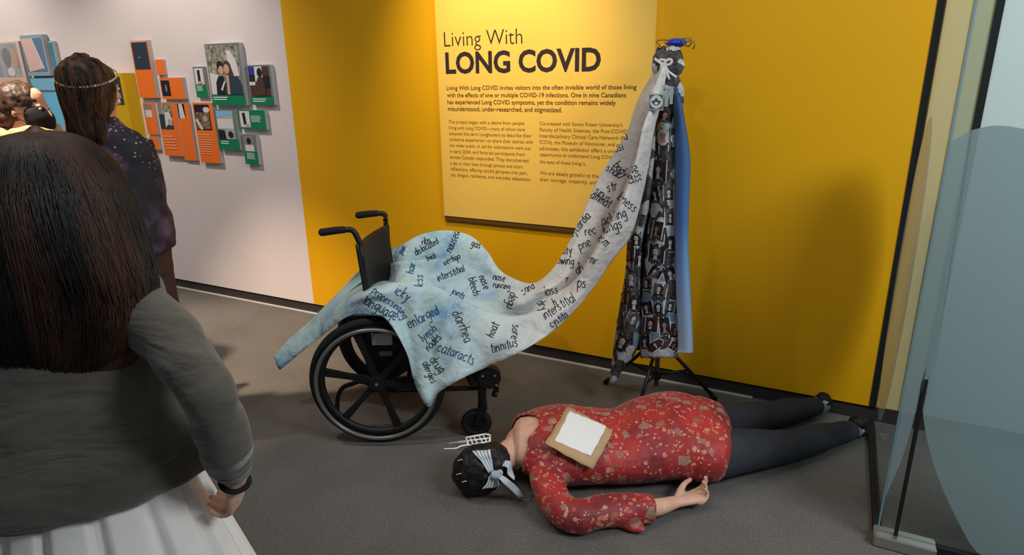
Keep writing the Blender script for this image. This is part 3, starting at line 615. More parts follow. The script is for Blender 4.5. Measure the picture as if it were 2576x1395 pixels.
# portraits
T1, T2 = bvh(left), bvh(right)
Pg = [mat('photo_paper', rgb(200, 202, 202), .6), mat('photo_dark', rgb(26, 24, 26), .6), mat('photo_midgrey', rgb(84, 82, 84), .6), mat('photo_facegrey', rgb(184, 178, 174), .6), mat('photo_facetan', rgb(146, 118, 106), .6), mat('photo_brown', rgb(66, 42, 36), .6), mat('photo_blue', rgb(76, 112, 142), .6)]
def portrait(tree, cx, cy, w_, h_, a=0, bg=1, face=3, hair=1, border=2.6, shape='rect', long=False, turn=0):
    a = math.radians(a); c = (cx, cy); w_ *= 1.12; h_ *= .98
    o = (lambda x: oval(cx, cy, w_ / 2 + x, h_ / 2 + x, 14)) if shape == 'oval' else (lambda x: [(cx - w_ / 2 - x, cy - h_ / 2 - x), (cx, cy - h_ / 2 - x), (cx + w_ / 2 + x, cy - h_ / 2 - x), (cx + w_ / 2 + x, cy), (cx + w_ / 2 + x, cy + h_ / 2 + x), (cx, cy + h_ / 2 + x), (cx - w_ / 2 - x, cy + h_ / 2 + x), (cx - w_ / 2 - x, cy)])
    if shape == 'heart': o = lambda x: [(cx, cy + h_ / 2 + x), (cx - w_ / 2 - x, cy - .05 * h_), (cx - w_ * .42, cy - h_ * .4 - x), (cx - w_ * .15, cy - h_ * .45 - x), (cx, cy - h_ * .22), (cx + w_ * .15, cy - h_ * .45 - x), (cx + w_ * .42, cy - h_ * .4 - x), (cx + w_ / 2 + x, cy - .05 * h_)]
    fy = cy - h_ * .08; fr = min(w_ * .27, h_ * .22)
    S = [(o(border), Pg[0]), (o(0), Pg[bg])]
    S.append((oval(cx, cy + h_ * .44, w_ * .38, h_ * .2, 10)[5:] + [(cx + w_ * .38, cy + h_ * .48), (cx - w_ * .38, cy + h_ * .48)], Pg[2 if bg == 1 else 1]))
    if long: S.append((oval(cx, fy + fr * .7, fr * 1.5, fr * 2.2, 10), Pg[hair]))
    S.append((oval(cx - turn * .5, fy - fr * .1, fr * 1.08, fr * 1.35, 10), Pg[hair if hair != bg else 5]))
    S.append(([(cx + turn - fr * .35, fy + fr * .6), (cx + turn + fr * .35, fy + fr * .6), (cx + turn + fr * .5, cy + h_ * .34), (cx + turn - fr * .5, cy + h_ * .34)], Pg[face]))
    S.append((oval(cx + turn, fy + fr * .12, fr * .66, fr * .95, 10), Pg[face]))
    for dx in (-.34, .34): S.append((oval(cx + turn + dx * fr, fy, fr * .16, fr * .1, 6), Pg[1]))
    S.append((oval(cx + turn, fy + fr * .68, fr * .32, fr * .1, 6), Pg[5]))
    S = [(rot2(p, c, a), m) for p, m in S]
    return decal('portrait_print', tree, S, dr)
for q in [(1648, 358, 16, 58, 0, 1, 3, 1), (1668, 342, 32, 46, -3, 6, 4, 3, 2.5), (1675, 292, 30, 34, 14, 1, 4, 5), (1692, 350, 16, 60, 0, 2, 3, 0), (1660, 430, 26, 56, 3, 1, 3, 1, 3), (1682, 485, 20, 36, 0, 2, 3, 1), (1648, 490, 18, 40, -8, 1, 3, 2), (1684, 545, 18, 44, 0, 2, 3, 1),
          (1655, 578, 20, 44, 10, 1, 4, 5), (1652, 636, 32, 48, 6, 1, 3, 2, 3), (1684, 612, 22, 40, 5, 1, 3, 1), (1650, 684, 26, 26, 30, 1, 3, 2, 3), (1684, 690, 24, 40, -12, 1, 3, 5), (1630, 712, 20, 30, 0, 2, 3, 1), (1660, 728, 28, 32, 10, 2, 3, 1), (1630, 775, 22, 34, -10, 1, 3, 1, 3), (1656, 772, 22, 30, 0, 6, 3, 1, 3), (1684, 770, 20, 30, 8, 2, 3, 1), (1640, 815, 26, 36, 5, 5, 3, 1), (1672, 820, 22, 44, -6, 1, 4, 5), (1696, 830, 18, 36, 6, 5, 4, 1), (1648, 868, 40, 22, -35, 5, 3, 1), (1624, 860, 20, 34, 0, 1, 3, 1), (1694, 868, 14, 22, 30, 5, 4, 5)]:
    portrait(T2, *q, **({'shape': 'oval'} if q[2] > q[3] else {}), long=(int(q[0] * 7) % 3 == 0), turn=(int(q[0] * 3) % 5) - 2)
for q in [(1600, 600, 22, 40, 0, 2, 3, 1), (1586, 640, 16, 36, 0, 5, 4, 5), (1606, 650, 16, 56, 4, 1, 3, 1), (1588, 700, 28, 50, -2, 1, 3, 2, 3), (1570, 745, 16, 44, 0, 5, 4, 5), (1594, 762, 24, 44, 5, 1, 3, 1, 3), (1592, 802, 24, 32, 20, 2, 3, 2), (1556, 806, 22, 46, 0, 5, 4, 2)]:
    portrait(T1, *q, long=(int(q[0] * 7) % 2 == 0))
portrait(T1, 1566, 860, 44, 46, 20, 1, 3, 1, 3, 'heart', True)
# hanging tags
for (pxs, lab, emb) in (([(1632, 236), (1670, 236), (1668, 278), (1631, 276)], 'square tag with a round emblem', 1), ([(1672, 232), (1684, 230), (1680, 268), (1671, 268)], None, 0), ([(1685, 218), (1694, 218), (1692, 262), (1684, 262)], None, 0)):
    y = DY - .12; V = [aty(*p, y) for p in pxs]; V += [p + Vector((0, .002, 0)) for p in V]
    t_ = mesh_obj('hanging_tag', V, [(0, 1, 2, 3), (7, 6, 5, 4), (0, 4, 5, 1), (1, 5, 6, 2), (2, 6, 7, 3), (3, 7, 4, 0)], mat('grey_tag_card', rgb(150, 160, 160), .6), dr)
    if lab: t_['label'] = lab
    if emb:
        c = (1651, 256); V = []; F = []; MI = []; ms = [mat('tag_light', rgb(196, 204, 202), .6), mat('tag_dark', rgb(72, 82, 84), .6)]
        shp = [([(1635, 239), (1667, 239), (1666, 274), (1634, 273)], 1), (oval(*c, 16, 17, 20), 0), (oval(1651, 258, 9.5, 6.5, 16), 1), (oval(1651, 259.5, 5.2, 3.6, 12), 0), (oval(1651, 250, 3.6, 3.6, 10), 1), (oval(1643, 255, 3, 2.6, 8), 1), (oval(1659, 255, 3, 2.6, 8), 1)]
        for k, (poly, mi) in enumerate(shp):
            i0 = len(V); V += [aty(*p, y - .0007 * (k + 1)) for p in poly]; F.append(tuple(range(i0, i0 + len(poly)))); MI.append(mi)
        mesh_obj('emblem', V, F, ms, t_, False, MI)

# ------------------------------------------------------------------ painted cloth over the wheelchair
def dye():
    m = bpy.data.materials.new('watercolour_cloth'); m.use_nodes = True; nt = m.node_tree; b = nt.nodes['Principled BSDF']
    tc = N(nt, 'ShaderNodeTexCoord'); a = N(nt, 'ShaderNodeAttribute', _attribute_name='cu')
    n1 = N(nt, 'ShaderNodeTexNoise', Scale=6.0, Detail=4, Roughness=.6, Distortion=.6); n2 = N(nt, 'ShaderNodeTexNoise', Scale=13.0, Detail=4, Distortion=.5)
    for n in (n1, n2): nt.links.new(tc.outputs['Object'], n.inputs['Vector'])
    blue = ramp(nt, [(.30, rgb(184, 200, 200)), (.50, rgb(164, 188, 196)), (.62, rgb(120, 156, 182)), (.74, rgb(66, 112, 158))]); nt.links.new(n1.outputs[0], blue.inputs[0])
    teal = ramp(nt, [(.45, (0, 0, 0, 1)), (.7, (.7, .7, .7, 1))]); nt.links.new(n2.outputs[0], teal.inputs[0])
    bb = mix(nt, teal.outputs[0], blue.outputs[0], rgb(172, 194, 182))
    f = ramp(nt, [(.34, (0, 0, 0, 1)), (.52, (.8, .8, .8, 1)), (.62, (1, 1, 1, 1))]); nt.links.new(a.outputs['Fac'], f.inputs[0])
    n3 = N(nt, 'ShaderNodeTexNoise', Scale=5.0, Detail=3); nt.links.new(tc.outputs['Object'], n3.inputs['Vector'])
    wht = ramp(nt, [(.35, rgb(196, 188, 182)), (.65, rgb(212, 206, 200))]); nt.links.new(n3.outputs[0], wht.inputs[0])
    nt.links.new(mix(nt, f.outputs[0], wht.outputs[0], bb), b.inputs['Base Color'])
    n4 = N(nt, 'ShaderNodeTexNoise', Scale=14.0, Detail=3, Distortion=.3); nt.links.new(tc.outputs['Object'], n4.inputs['Vector'])
    bp = N(nt, 'ShaderNodeBump', Strength=.6, Distance=.03); nt.links.new(n4.outputs[0], bp.inputs['Height']); nt.links.new(bp.outputs[0], b.inputs['Normal'])
    b.inputs['Roughness'].default_value = .85; b.inputs['Specular IOR Level'].default_value = .15
    return m
CL = [
 [(1652, 168, .20), (1658, 165, .17), (1664, 166, .13), (1668, 168, .11), (1672, 172, .11), (1676, 178, .12), (1680, 186, .14)],
 [(1605, 250, .22), (1614, 250, .18), (1626, 250, .12), (1636, 250, .10), (1646, 252, .09), (1655, 256, .10), (1662, 262, .13)],
 [(1578, 330, .22), (1588, 328, .19), (1600, 326, .15), (1612, 322, .10), (1624, 320, .08), (1636, 322, .08), (1646, 328, .12)],
 [(1545, 385, .22), (1560, 390, .19), (1576, 394, .17), (1594, 398, .12), (1606, 402, .07), (1618, 408, .07), (1632, 416, .11)],
 [(1505, 450, .22), (1522, 462, .19), (1542, 472, .18), (1564, 482, .14), (1578, 490, .06), (1594, 500, .06), (1612, 510, .10)],
 [(1462, 545, .21), (1480, 555, .18), (1500, 562, .17), (1522, 570, .15), (1540, 576, .06), (1560, 584, .05), (1586, 594, .09)],
 [(1425, 622, .21), (1440, 630, .17), (1458, 636, .16), (1480, 643, .14), (1496, 648, .06), (1514, 654, .04), (1540, 655, .08)],
 [(1385, 682, .22), (1400, 690, .18), (1416, 700, .15), (1434, 710, .13), (1450, 720, .08), (1466, 732, .03), (1482, 738, .05)],
 [(1340, 712, .26), (1346, 722, .22), (1354, 735, .18), (1364, 752, .15), (1376, 772, .08), (1390, 795, .0), (1404, 822, .0)],
 [(1292, 700, .32), (1292, 716, .27), (1296, 736, .22), (1302, 762, .16), (1310, 794, .06), (1318, 832, -.02), (1324, 876, -.05)],
 [(1255, 676, .40), (1256, 700, .33), (1256, 716, .28), (1254, 748, .18), (1252, 790, .06), (1248, 850, -.04), (1244, 914, -.08)],
 [(1226, 632, .46), (1222, 676, .40), (1216, 690, .32), (1206, 728, .18), (1196, 772, .05), (1180, 860, -.05), (1162, 951, -.10)],
 [(1182, 592, .50), (1178, 660, .44), (1170, 668, .33), (1156, 712, .18), (1142, 748, .03), (1122, 864, -.06), (1106, 985, -.11)],
 [(1120, 579, .51), (1122, 650, .45), (1112, 655, .33), (1100, 700, .18), (1094, 726, .01), (1086, 868, -.07), (1077, 1023, -.12)],
 [(1058, 590, .51), (1060, 650, .45), (1056, 656, .34), (1050, 690, .18), (1052, 714, .00), (1050, 830, -.07), (1044, 965, -.11)],
 [(1008, 616, .51), (1010, 652, .45), (1004, 660, .35), (1000, 686, .20), (1008, 712, .00), (1012, 790, -.06), (1022, 885, -.10)],
 [(960, 640, .56), (958, 655, .56), (955, 672, .55), (955, 700, .54), (962, 722, .00), (966, 762, -.05), (974, 806, -.07)],
 [(912, 672, .56), (910, 685, .56), (910, 700, .55), (910, 716, .50), (914, 736, .02), (922, 764, -.02), (934, 793, -.04)],
 [(850, 736, .44), (846, 746, .41), (844, 756, .36), (848, 764, .28), (858, 770, .16), (868, 782, .10), (874, 797, .08)],
 [(782, 804, .38), (783, 812, .36), (786, 820, .33), (790, 828, .30), (796, 836, .27), (802, 842, .25), (808, 846, .24)],
 [(722, 858, .34), (724, 864, .33), (728, 870, .31), (733, 877, .30), (738, 884, .29), (743, 890, .28), (748, 894, .28)],
 [(690, 896, .31), (691, 902, .31), (693, 908, .30), (695, 915, .30), (698, 921, .29), (701, 926, .29), (704, 930, .29)]]
for i, row in enumerate(CL):
    if 8 <= i <= 15:
        k1 = {8: 10, 9: 18, 10: 26, 11: 34, 12: 42, 13: 44, 14: 40, 15: 26}[i]
        x, y, t = row[1]; row[1] = (x, y + k1, t - .02); x, y, t = row[2]; row[2] = (x, y - 2, t - .02)
        x, y, t = row[3]; row[3] = (x - 2, y + k1 * .55, t + .02)
    if 2 <= i <= 7:
        x, y, t = row[3]; row[3] = (x + 9, y, t + .03); x, y, t = row[4]; row[4] = (x - 7, y, t - .02)
    if 9 <= i <= 15:
        x, y, t = row[5]; row[5] = (x, y, t + (.03 if i % 2 else -.02)); x, y, t = row[6]; row[6] = (x, y, t + (-.025 if i % 2 else .02))
for i, row in enumerate(CL):
    m01 = tuple((a + b) / 2 for a, b in zip(row[0], row[2])); m01 = (m01[0], m01[1], row[0][2] - .04)
    if 9 <= i <= 15:
        k3 = {9: 6, 10: 10, 11: 14, 12: 16, 13: 16, 14: 14, 15: 8}[i]
        row[3] = ((row[3][0] + row[4][0]) / 2, row[4][1] + k3, row[4][2] + .13)
        m23 = (row[2][0] * .5 + row[4][0] * .5, row[2][1] * .5 + row[4][1] * .5, row[2][2] - .045)
    else: m23 = tuple((a + b) / 2 for a, b in zip(row[2], row[3]))
    if i < 8 or i > 15: m01 = tuple((a + b) / 2 for a, b in zip(row[0], row[1]))
    CL[i] = [row[0], m01, row[1], row[2], m23, row[3], row[4], row[5], row[6]]
G = [[atc(x, y, t) for x, y, t in row] for row in CL]
for i, row in enumerate(G):
    pass
cloth = surf('painted_cloth', G, dye(), None, 7, 6, .002)
tag(cloth, 'pale blue and white cloth with handwritten words, draped over the wheelchair', 'cloth')
TC = bvh(cloth)
STR = {
 'a': [[(.75, .85), (.45, 1), (.12, .75), (.08, .3), (.3, 0), (.6, .15), (.75, .6)], [(.75, 1), (.75, .2), (.9, 0)]],
 'b': [[(.1, 1.7), (.1, 0)], [(.1, .7), (.45, 1), (.8, .6), (.6, .08), (.1, .05)]],
 'c': [[(.75, .85), (.45, 1), (.1, .6), (.2, .1), (.5, 0), (.8, .15)]],
 'd': [[(.75, 1.7), (.75, 0)], [(.75, .75), (.4, 1), (.08, .5), (.3, 0), (.75, .2)]],
 'e': [[(.1, .5), (.75, .6), (.6, .97), (.25, .9), (.08, .45), (.3, 0), (.75, .12)]],
 'f': [[(.75, 1.55), (.5, 1.7), (.32, 1.4), (.32, 0)], [(.05, .95), (.65, .95)]],
 'g': [[(.75, .85), (.45, 1), (.1, .6), (.3, .1), (.75, .4)], [(.75, 1), (.75, -.45), (.4, -.7), (.1, -.5)]],
 'h': [[(.1, 1.7), (.1, 0)], [(.1, .65), (.45, 1), (.7, .75), (.72, 0)]],
 'i': [[(.15, 1), (.15, 0)], [(.15, 1.35), (.17, 1.43)]],
 'j': [[(.3, 1), (.3, -.5), (.05, -.65)], [(.3, 1.35), (.32, 1.42)]],
 'k': [[(.1, 1.7), (.1, 0)], [(.65, 1), (.1, .45), (.7, 0)]],
 'l': [[(.15, 1.7), (.15, 0)]],
 'm': [[(.08, 1), (.08, 0)], [(.08, .7), (.35, 1), (.5, .7), (.5, 0)], [(.5, .7), (.8, 1), (.95, .7), (.95, 0)]],
 'n': [[(.1, 1), (.1, 0)], [(.1, .65), (.45, 1), (.7, .7), (.72, 0)]],
 'o': [[(.45, 1), (.1, .7), (.12, .2), (.45, 0), (.78, .3), (.75, .8), (.45, 1)]],
 'p': [[(.1, 1), (.1, -.7)], [(.1, .75), (.5, 1), (.8, .55), (.5, .05), (.1, .2)]],
 'r': [[(.1, 1), (.1, 0)], [(.1, .6), (.35, .95), (.65, .95)]],
 's': [[(.65, .9), (.35, 1), (.12, .78), (.55, .45), (.6, .12), (.3, 0), (.05, .12)]],
 't': [[(.35, 1.5), (.35, .1), (.6, 0)], [(.05, 1.0), (.7, 1.05)]],
 'u': [[(.08, 1), (.1, .25), (.35, 0), (.7, .3)], [(.72, 1), (.72, 0)]],
 'v': [[(.05, 1), (.38, 0), (.75, 1)]],
 'w': [[(.05, 1), (.25, 0), (.48, .8), (.7, 0), (.95, 1)]],
 'y': [[(.08, 1), (.38, .25)], [(.75, 1), (.3, -.6), (.05, -.65)]],
 'z': [[(.08, 1), (.7, 1), (.08, 0), (.75, 0)]]}
WD = {'i': .35, 'l': .35, 'm': 1.15, 'w': 1.1, 't': .75, 'j': .5, 'f': .75, 'r': .75}
def handwrite(word, px, py, h, ang, m=None, lwid=None, tree=None, parent=None, flip=1, stretch=.80):
    """px,py = start of the baseline; h = x-height"""
    rr = random.Random(word + str(px)); ca, sa = math.cos(math.radians(ang)), math.sin(math.radians(ang))
    V = []; F = []; x = 0; lw_ = lwid or max(1.0, h * .068)
    for c in word:
        if c not in STR: x += .6; continue
        jy = rr.uniform(-.07, .07); js = rr.uniform(.92, 1.08)
        for st in STR[c]:
            pts = cr([(p[0] + rr.uniform(-.02, .02), p[1]) for p in st], 4) if len(st) > 2 else np.array([np.array(st[0]) * (1 - k / 6) + np.array(st[1]) * k / 6 for k in range(7)])
            im = []
            for q in pts:
                lx = (x + q[0] * js + .08 * q[1]) * h * stretch; ly = -(q[1] * js + jy) * h * flip
                im.append((px + ca * lx - sa * ly, py + sa * lx + ca * ly))
            prev = None
            for k in range(len(im)):
                a = im[max(k - 1, 0)]; b = im[min(k + 1, len(im) - 1)]; dx, dy = b[0] - a[0], b[1] - a[1]; L = math.hypot(dx, dy) or 1
                nx, ny = -dy / L * lw_ / 1, dx / L * lw_ / 1
                A = cast(tree or TC, im[k][0] + nx, im[k][1] + ny, .0022); B = cast(tree or TC, im[k][0] - nx, im[k][1] - ny, .0022)
                if A is None or B is None or (A - B).length > .03: prev = None; continue
                V += [A, B]; cur = (len(V) - 2, len(V) - 1)
                if prev and (V[prev[0]] - A).length < .05: F.append((prev[0], prev[1], cur[1], cur[0]))
                prev = cur
        x += WD.get(c, .98)
    if F: mesh_obj('handwriting', V, F, m or M_ink, parent or cloth)
B_ = M_blueink
WORDS = [('enlarged', 1030, 826, 17, -27, B_), ('lymph', 1064, 860, 15, -40, B_), ('nodes', 1078, 884, 14, -46), ('diarrhea', 1136, 786, 17, 66), ('cataracts', 1098, 880, 17, 22, B_), ('drug', 1080, 905, 16, 52), ('allergies', 1062, 912, 12, 66),
  ('language', 912, 762, 18, 28, B_), ('processing', 935, 735, 13, 36, B_), ('icky', 990, 735, 18, 34, B_), ('ing', 1004, 784, 13, 62, B_), ('hair', 1040, 690, 13, -78, B_), ('loss', 1062, 722, 13, -85, B_), ('interstitial', 1102, 708, 12, -22), ('vertigo', 1118, 668, 11, -25), ('bleeds', 1178, 700, 13, 72), ('nose', 1204, 696, 13, 66), ('joints', 1134, 736, 11, 28, B_),
  ('dislocated', 1046, 642, 11, -28), ('ribs', 1062, 616, 11, -15), ('nausea', 1136, 636, 13, -68), ('gas', 1184, 617, 12, 20), ('back', 1075, 656, 9, -20), ('pain', 1012, 640, 9, -60, B_), ('nose', 1240, 703, 11, 8), ('running', 1240, 722, 10, 8),
  ('degu', 1284, 734, 14, 105), ('sore', 1290, 815, 14, 96), ('hoat', 1240, 850, 14, -66), ('tinnitus', 1236, 886, 16, -14), ('sand', 1316, 742, 13, -30), ('dry', 1350, 760, 14, 60), ('loss', 1372, 744, 15, -14), ('h', 1396, 770, 13, -30), ('r', 1424, 708, 12, 0),
  ('interstitial', 1372, 804, 15, -33), ('cystitis', 1388, 824, 12, -36), ('ari', 1452, 690, 14, -30), ('owing', 1400, 662, 14, 6), ('s', 1452, 672, 12, 0), ('ulty', 1412, 640, 13, -6), ('pne', 1458, 628, 15, -22), ('ism', 1502, 600, 16, 48), ('rec', 1472, 592, 15, -12), ('lungs', 1518, 588, 17, -18), ('ackling', 1516, 566, 16, -20),
  ('dycardia', 1440, 598, 14, -48), ('ammat', 1484, 496, 15, 30), ('sinus', 1494, 484, 14, 36), ('str', 1528, 482, 15, -14), ('shak', 1523, 428, 14, 30), ('body', 1543, 416, 14, 48), ('ers', 1578, 442, 12, 72), ('kness', 1550, 500, 16, 38), ('ness', 1588, 418, 15, 74), ('nosi', 1538, 386, 14, -16), ('nera', 1546, 362, 14, -20), ('ps', 1452, 722, 17, 0), ('mr', 1480, 660, 15, 14)]
for wd in WORDS:
    handwrite(wd[0], wd[1], wd[2], wd[3] * .92, wd[4], wd[5] if len(wd) > 5 else None)

# ------------------------------------------------------------------ figures
def hand(bm, o, X, Y, Z, k=1.0, curl=(.5, .5, .6, .7), thumb=.6, spread=.06):
    """o wrist, X along fingers, Y to the thumb, Z out of the back of the hand"""
    def L(x, y, z): return o + (X * x + Y * y + Z * z) * k
    sweep(bm, [(tuple(L(-.02, 0, 0)), .026 * k, .019 * k), (tuple(L(.015, 0, 0)), .028 * k, .017 * k), (tuple(L(.05, .002, -.002)), .038 * k, .016 * k), (tuple(L(.082, .003, -.004)), .040 * k, .014 * k)], upv=Z, n=14, capk=.8)
    for i, (y0, ln) in enumerate(((.030, .070), (.010, .079), (-.011, .073), (-.031, .057))):
        c = curl[i]; r = (.0088, .009, .0086, .0076)[i] * k; ang = 0; p = Vector((.082, y0, -.003)); pts = [(tuple(L(.066, y0 * .92, -.001)), r * 1.05, r)]; pts.append((tuple(L(*p)), r * 1.04, r * 1.04)); sp = (y0) * spread * 10
        for seg, da in ((.42, c * .9), (.32, c * 1.1), (.26, c * .8)):
            ang += da; p = p + Vector((math.cos(ang) * ln * seg, sp * .03 * ln * 10 * seg * 3, -math.sin(ang) * ln * seg)); pts.append((tuple(L(*p)), r * (1 - .12 * (seg < .4)), r * (.95 - .1 * (seg < .3))))
        sweep(bm, pts, upv=Y, n=10, sub=3)
    a = thumb
    sweep(bm, [(tuple(L(.012, .016, -.006)), .014 * k, .013 * k), (tuple(L(.038, .036, -.016)), .013 * k, .012 * k), (tuple(L(.038 + .028 * math.cos(a), .036 + .028 * math.sin(a), -.026)), .0105 * k, .010 * k), (tuple(L(.042 + .052 * math.cos(a * .8), .036 + .048 * math.sin(a * .8), -.034)), .0085 * k, .0085 * k)], upv=Z, n=10, sub=3)

def head_parts(bm, c, F, U, R_, k=1.0):
    """skull, face, ears around centre c (F forward, U up, R right)"""
    rot = Matrix((R_, F, U)).transposed()
    def L(x, y, z): return c + (R_ * x + F * y + U * z) * k
    ell(bm, L(0, -.012, .018), (.074 * k, .092 * k, .094 * k), rot, 24)
    sweep(bm, [(tuple(L(0, .018, .05)), .062 * k, .07 * k), (tuple(L(0, .03, -.01)), .062 * k, .062 * k), (tuple(L(0, .036, -.06)), .05 * k, .05 * k), (tuple(L(0, .052, -.094)), .026 * k, .026 * k)], upv=F, n=16)
    sweep(bm, [(tuple(L(0, .092, .018)), .007 * k, .008 * k), (tuple(L(0, .104, -.008)), .010 * k, .011 * k), (tuple(L(0, .108, -.022)), .014 * k, .012 * k)], upv=F, n=10)
    for s in (-1, 1):
        ell(bm, L(s * .074, -.004, -.005), (.008 * k, .018 * k, .030 * k), rot, 12)
        ell(bm, L(s * .031, .080, .026), (.017 * k, .01 * k, .007 * k), rot, 10)
    ell(bm, L(0, .088, -.050), (.024 * k, .012 * k, .010 * k), rot, 12)
def eyes(c, F, U, R_, k, parent):
    rot = Matrix((R_, F, U)).transposed()
    for s in (-1, 1):
        p = c + (R_ * s * .031 + F * .085 + U * .012) * k
        bm = bmesh.new(); ell(bm, p, (.013 * k, .007 * k, .008 * k), rot, 12); e = bobj('eye', bm, mat('eye_white', rgb(220, 214, 206), .3), parent, True)
        bm = bmesh.new(); ell(bm, p + F * .0055 * k, (.005 * k, .003 * k, .005 * k), rot, 10); bobj('iris', bm, mat('dark_iris', rgb(48, 32, 22), .3), e, True)
    bm = bmesh.new(); ell(bm, c + (F * .099 - U * .050) * k, (.020 * k, .004 * k, .006 * k), rot, 12); bobj('lips', bm, mat('lips', rgb(150, 84, 76), .5), parent, True)

def hair_strands(bm, rings, C0, n, rad, seed=1, wave=.01, t0=0, ncut=5, sector=None, off0=-.004, off1=.009):
    """thin strands running down a stack of elliptical rings: (centre, axisA, axisB, ra, rb)"""
    rr = random.Random(seed)
    for _ in range(n):
        a = rr.uniform(*(sector or (0, 2 * PI))); ph = rr.uniform(0, 6); off = rr.uniform(off0, off1); end = rr.uniform(.76, 1.08); st = rr.uniform(t0, t0 + .06)
        pts = []
        m = len(rings)
        for i in range(15):
            f = (st + (end - st) * (i / 14) ** 1.15) * (m - 1); f = min(max(f, 0), m - 1.001); j = int(f); g = f - j
            A, B = rings[j], rings[j + 1]
            c = A[0].lerp(B[0], g); ra = A[3] + (B[3] - A[3]) * g; rb = A[4] + (B[4] - A[4]) * g
            aa = a + wave * 6 * math.sin(i * .5 + ph)
            p = c + A[1] * ((ra + off) * math.cos(aa)) + A[2] * ((rb + off) * math.sin(aa)); r = rad * (1 - .75 * (i / 14) ** 2)
            pts.append((tuple(p), r, r))
        if end > 1:
            p = Vector(pts[-1][0]); pts.append((tuple(p + Vector((rr.uniform(-.01, .01), rr.uniform(-.01, .01), -.03))), rad * .15, rad * .15))
        sweep(bm, pts, n=3, sub=1, roundcap=False, cap=False)
def hair_mat(name, dark, light, scale=30, stretch=(1, 1, .12), axis='Object'):
    m = bpy.data.materials.new(name); m.use_nodes = True; nt = m.node_tree; b = nt.nodes['Principled BSDF']
    tc = N(nt, 'ShaderNodeTexCoord'); mp = N(nt, 'ShaderNodeMapping'); mp.inputs['Scale'].default_value = stretch
    n = N(nt, 'ShaderNodeTexNoise', Scale=float(scale), Detail=4); nt.links.new(tc.outputs['Object'], mp.inputs[0]); nt.links.new(mp.outputs[0], n.inputs['Vector'])
    r = ramp(nt, [(.38, dark), (.68, light)]); nt.links.new(n.outputs[0], r.inputs[0]); nt.links.new(r.outputs[0], b.inputs['Base Color'])
    bp = N(nt, 'ShaderNodeBump', Strength=.5, Distance=.006); nt.links.new(n.outputs[0], bp.inputs['Height']); nt.links.new(bp.outputs[0], b.inputs['Normal'])
    b.inputs['Roughness'].default_value = .5; b.inputs['Specular IOR Level'].default_value = .3
    return m

# ---- lying figure in the red blouse
P = atz
def V5(p, a, b): return (tuple(p), a, b)
shC = Vector((-1.00, 2.165, .12)); hipC = Vector((-.42, 2.44, .13))
ax = (hipC - shC).normalized(); sd = Vector((-ax.y, ax.x, 0)).normalized()   # sd points away from the camera
lyer = empty('person', (-.7, 2.3, 0), 'person in red floral blouse and dark trousers lying on the carpet', 'person')
def torso(bm, g=0.0, a0=0, b0=None):
    st = [(-.055, .0, .135, .15, .085), (.02, .0, .128, .205, .108), (.12, .0, .125, .225, .118), (.26, .0, .118, .205, .112), (.38, .005, .118, .205, .112), (.50, .03, .135, .225, .130), (.60, .04, .145, .238, .142), (.68, .03, .135, .228, .130), (.735, .02, .125, .218, .122)]
    pts = []
    for s, off, z, a, b in st[a0:b0]:
        p = shC + ax * s + sd * off; pts.append(V5((p.x, p.y, max(z, b + g * .3)), a + g, b + g))
    sweep(bm, pts, n=28, sub=4, capk=.6)
neck0 = Vector((-1.045, 2.09, .12)); headC = Vector((-1.128, 1.955, .098))
elb = P(1437, 1296, .062); cuf = P(1640, 1277, .055); wri = P(1698, 1262, .048)
shN = shC + ax * .045 - sd * .19 + Vector((0, 0, -.02))
shF = shC + ax * .03 + sd * .19 + Vector((0, 0, -.02))
hpN = hipC + ax * .04 - sd * .088; hpF = hipC + ax * .04 + sd * .12
knN = P(1985, 1120, .075); anN = P(2135, 1082, .055)
knF = P(1925, 1045, .07); anF = P(2050, 1022, .055)
print('lyer legs', (hpN - knN).length, (knN - anN).length, (hpF - knF).length, (knF - anF).length, 'arm', (shN - elb).length, (elb - wri).length)
def limbs(bm, g=0.0, arms=True, legs=True, body=True):
    if arms:
        sweep(bm, [V5(shN, .06 + g, .055 + g), V5(shN.lerp(elb, .5) + Vector((-.02, -.02, 0)), .05 + g, .048 + g), V5(elb, .044 + g, .043 + g), V5(elb.lerp(cuf, .35), .044 + g, .042 + g), V5(cuf, .035 + g, .033 + g)] + ([V5(wri, .027, .021)] if body else []), n=18)
    if legs:
        for h, k_, a_, n_ in ((hpN, knN, anN, 0), (hpF, knF, anF, 1)):
            sweep(bm, [V5(h - ax * .03 + Vector((0, 0, -.01)), .105 + g, .10 + g), V5(h.lerp(k_, .45), .086 + g, .08 + g), V5(k_, .060 + g, .058 + g), V5(k_.lerp(a_, .4), .056 + g, .055 + g), V5(a_, .036 + g, .036 + g)], n=20)
body = bmesh.new()
torso(body); limbs(body)
sweep(body, [V5(shC + ax * .03 + Vector((0, 0, .01)), .11, .075), V5(shC - ax * .04 + Vector((0, 0, .005)), .095, .07), V5(neck0 - Vector((.01, .015, 0)), .062, .058), V5(headC.lerp(neck0, .35), .058, .056)], n=20)
hF = Vector((-.25, .72, -.55)).normalized(); hU = (headC - neck0).normalized(); hU = (hU - hF * hU.dot(hF)).normalized(); hR = hF.cross(hU)
head_parts(body, headC, hF, hU, hR, .98)
fx = (P(1760, 1250, .04) - wri).normalized(); zb_ = Vector((0, 0, -1)); fy_ = -zb_.cross(fx).normalized()
hand(body, wri + fx * .012, fx, Vector((-fx.y, fx.x, 0)), Vector((.1, -.15, -1)).normalized(), 1.1, (.28, .55, .75, .8), .5)
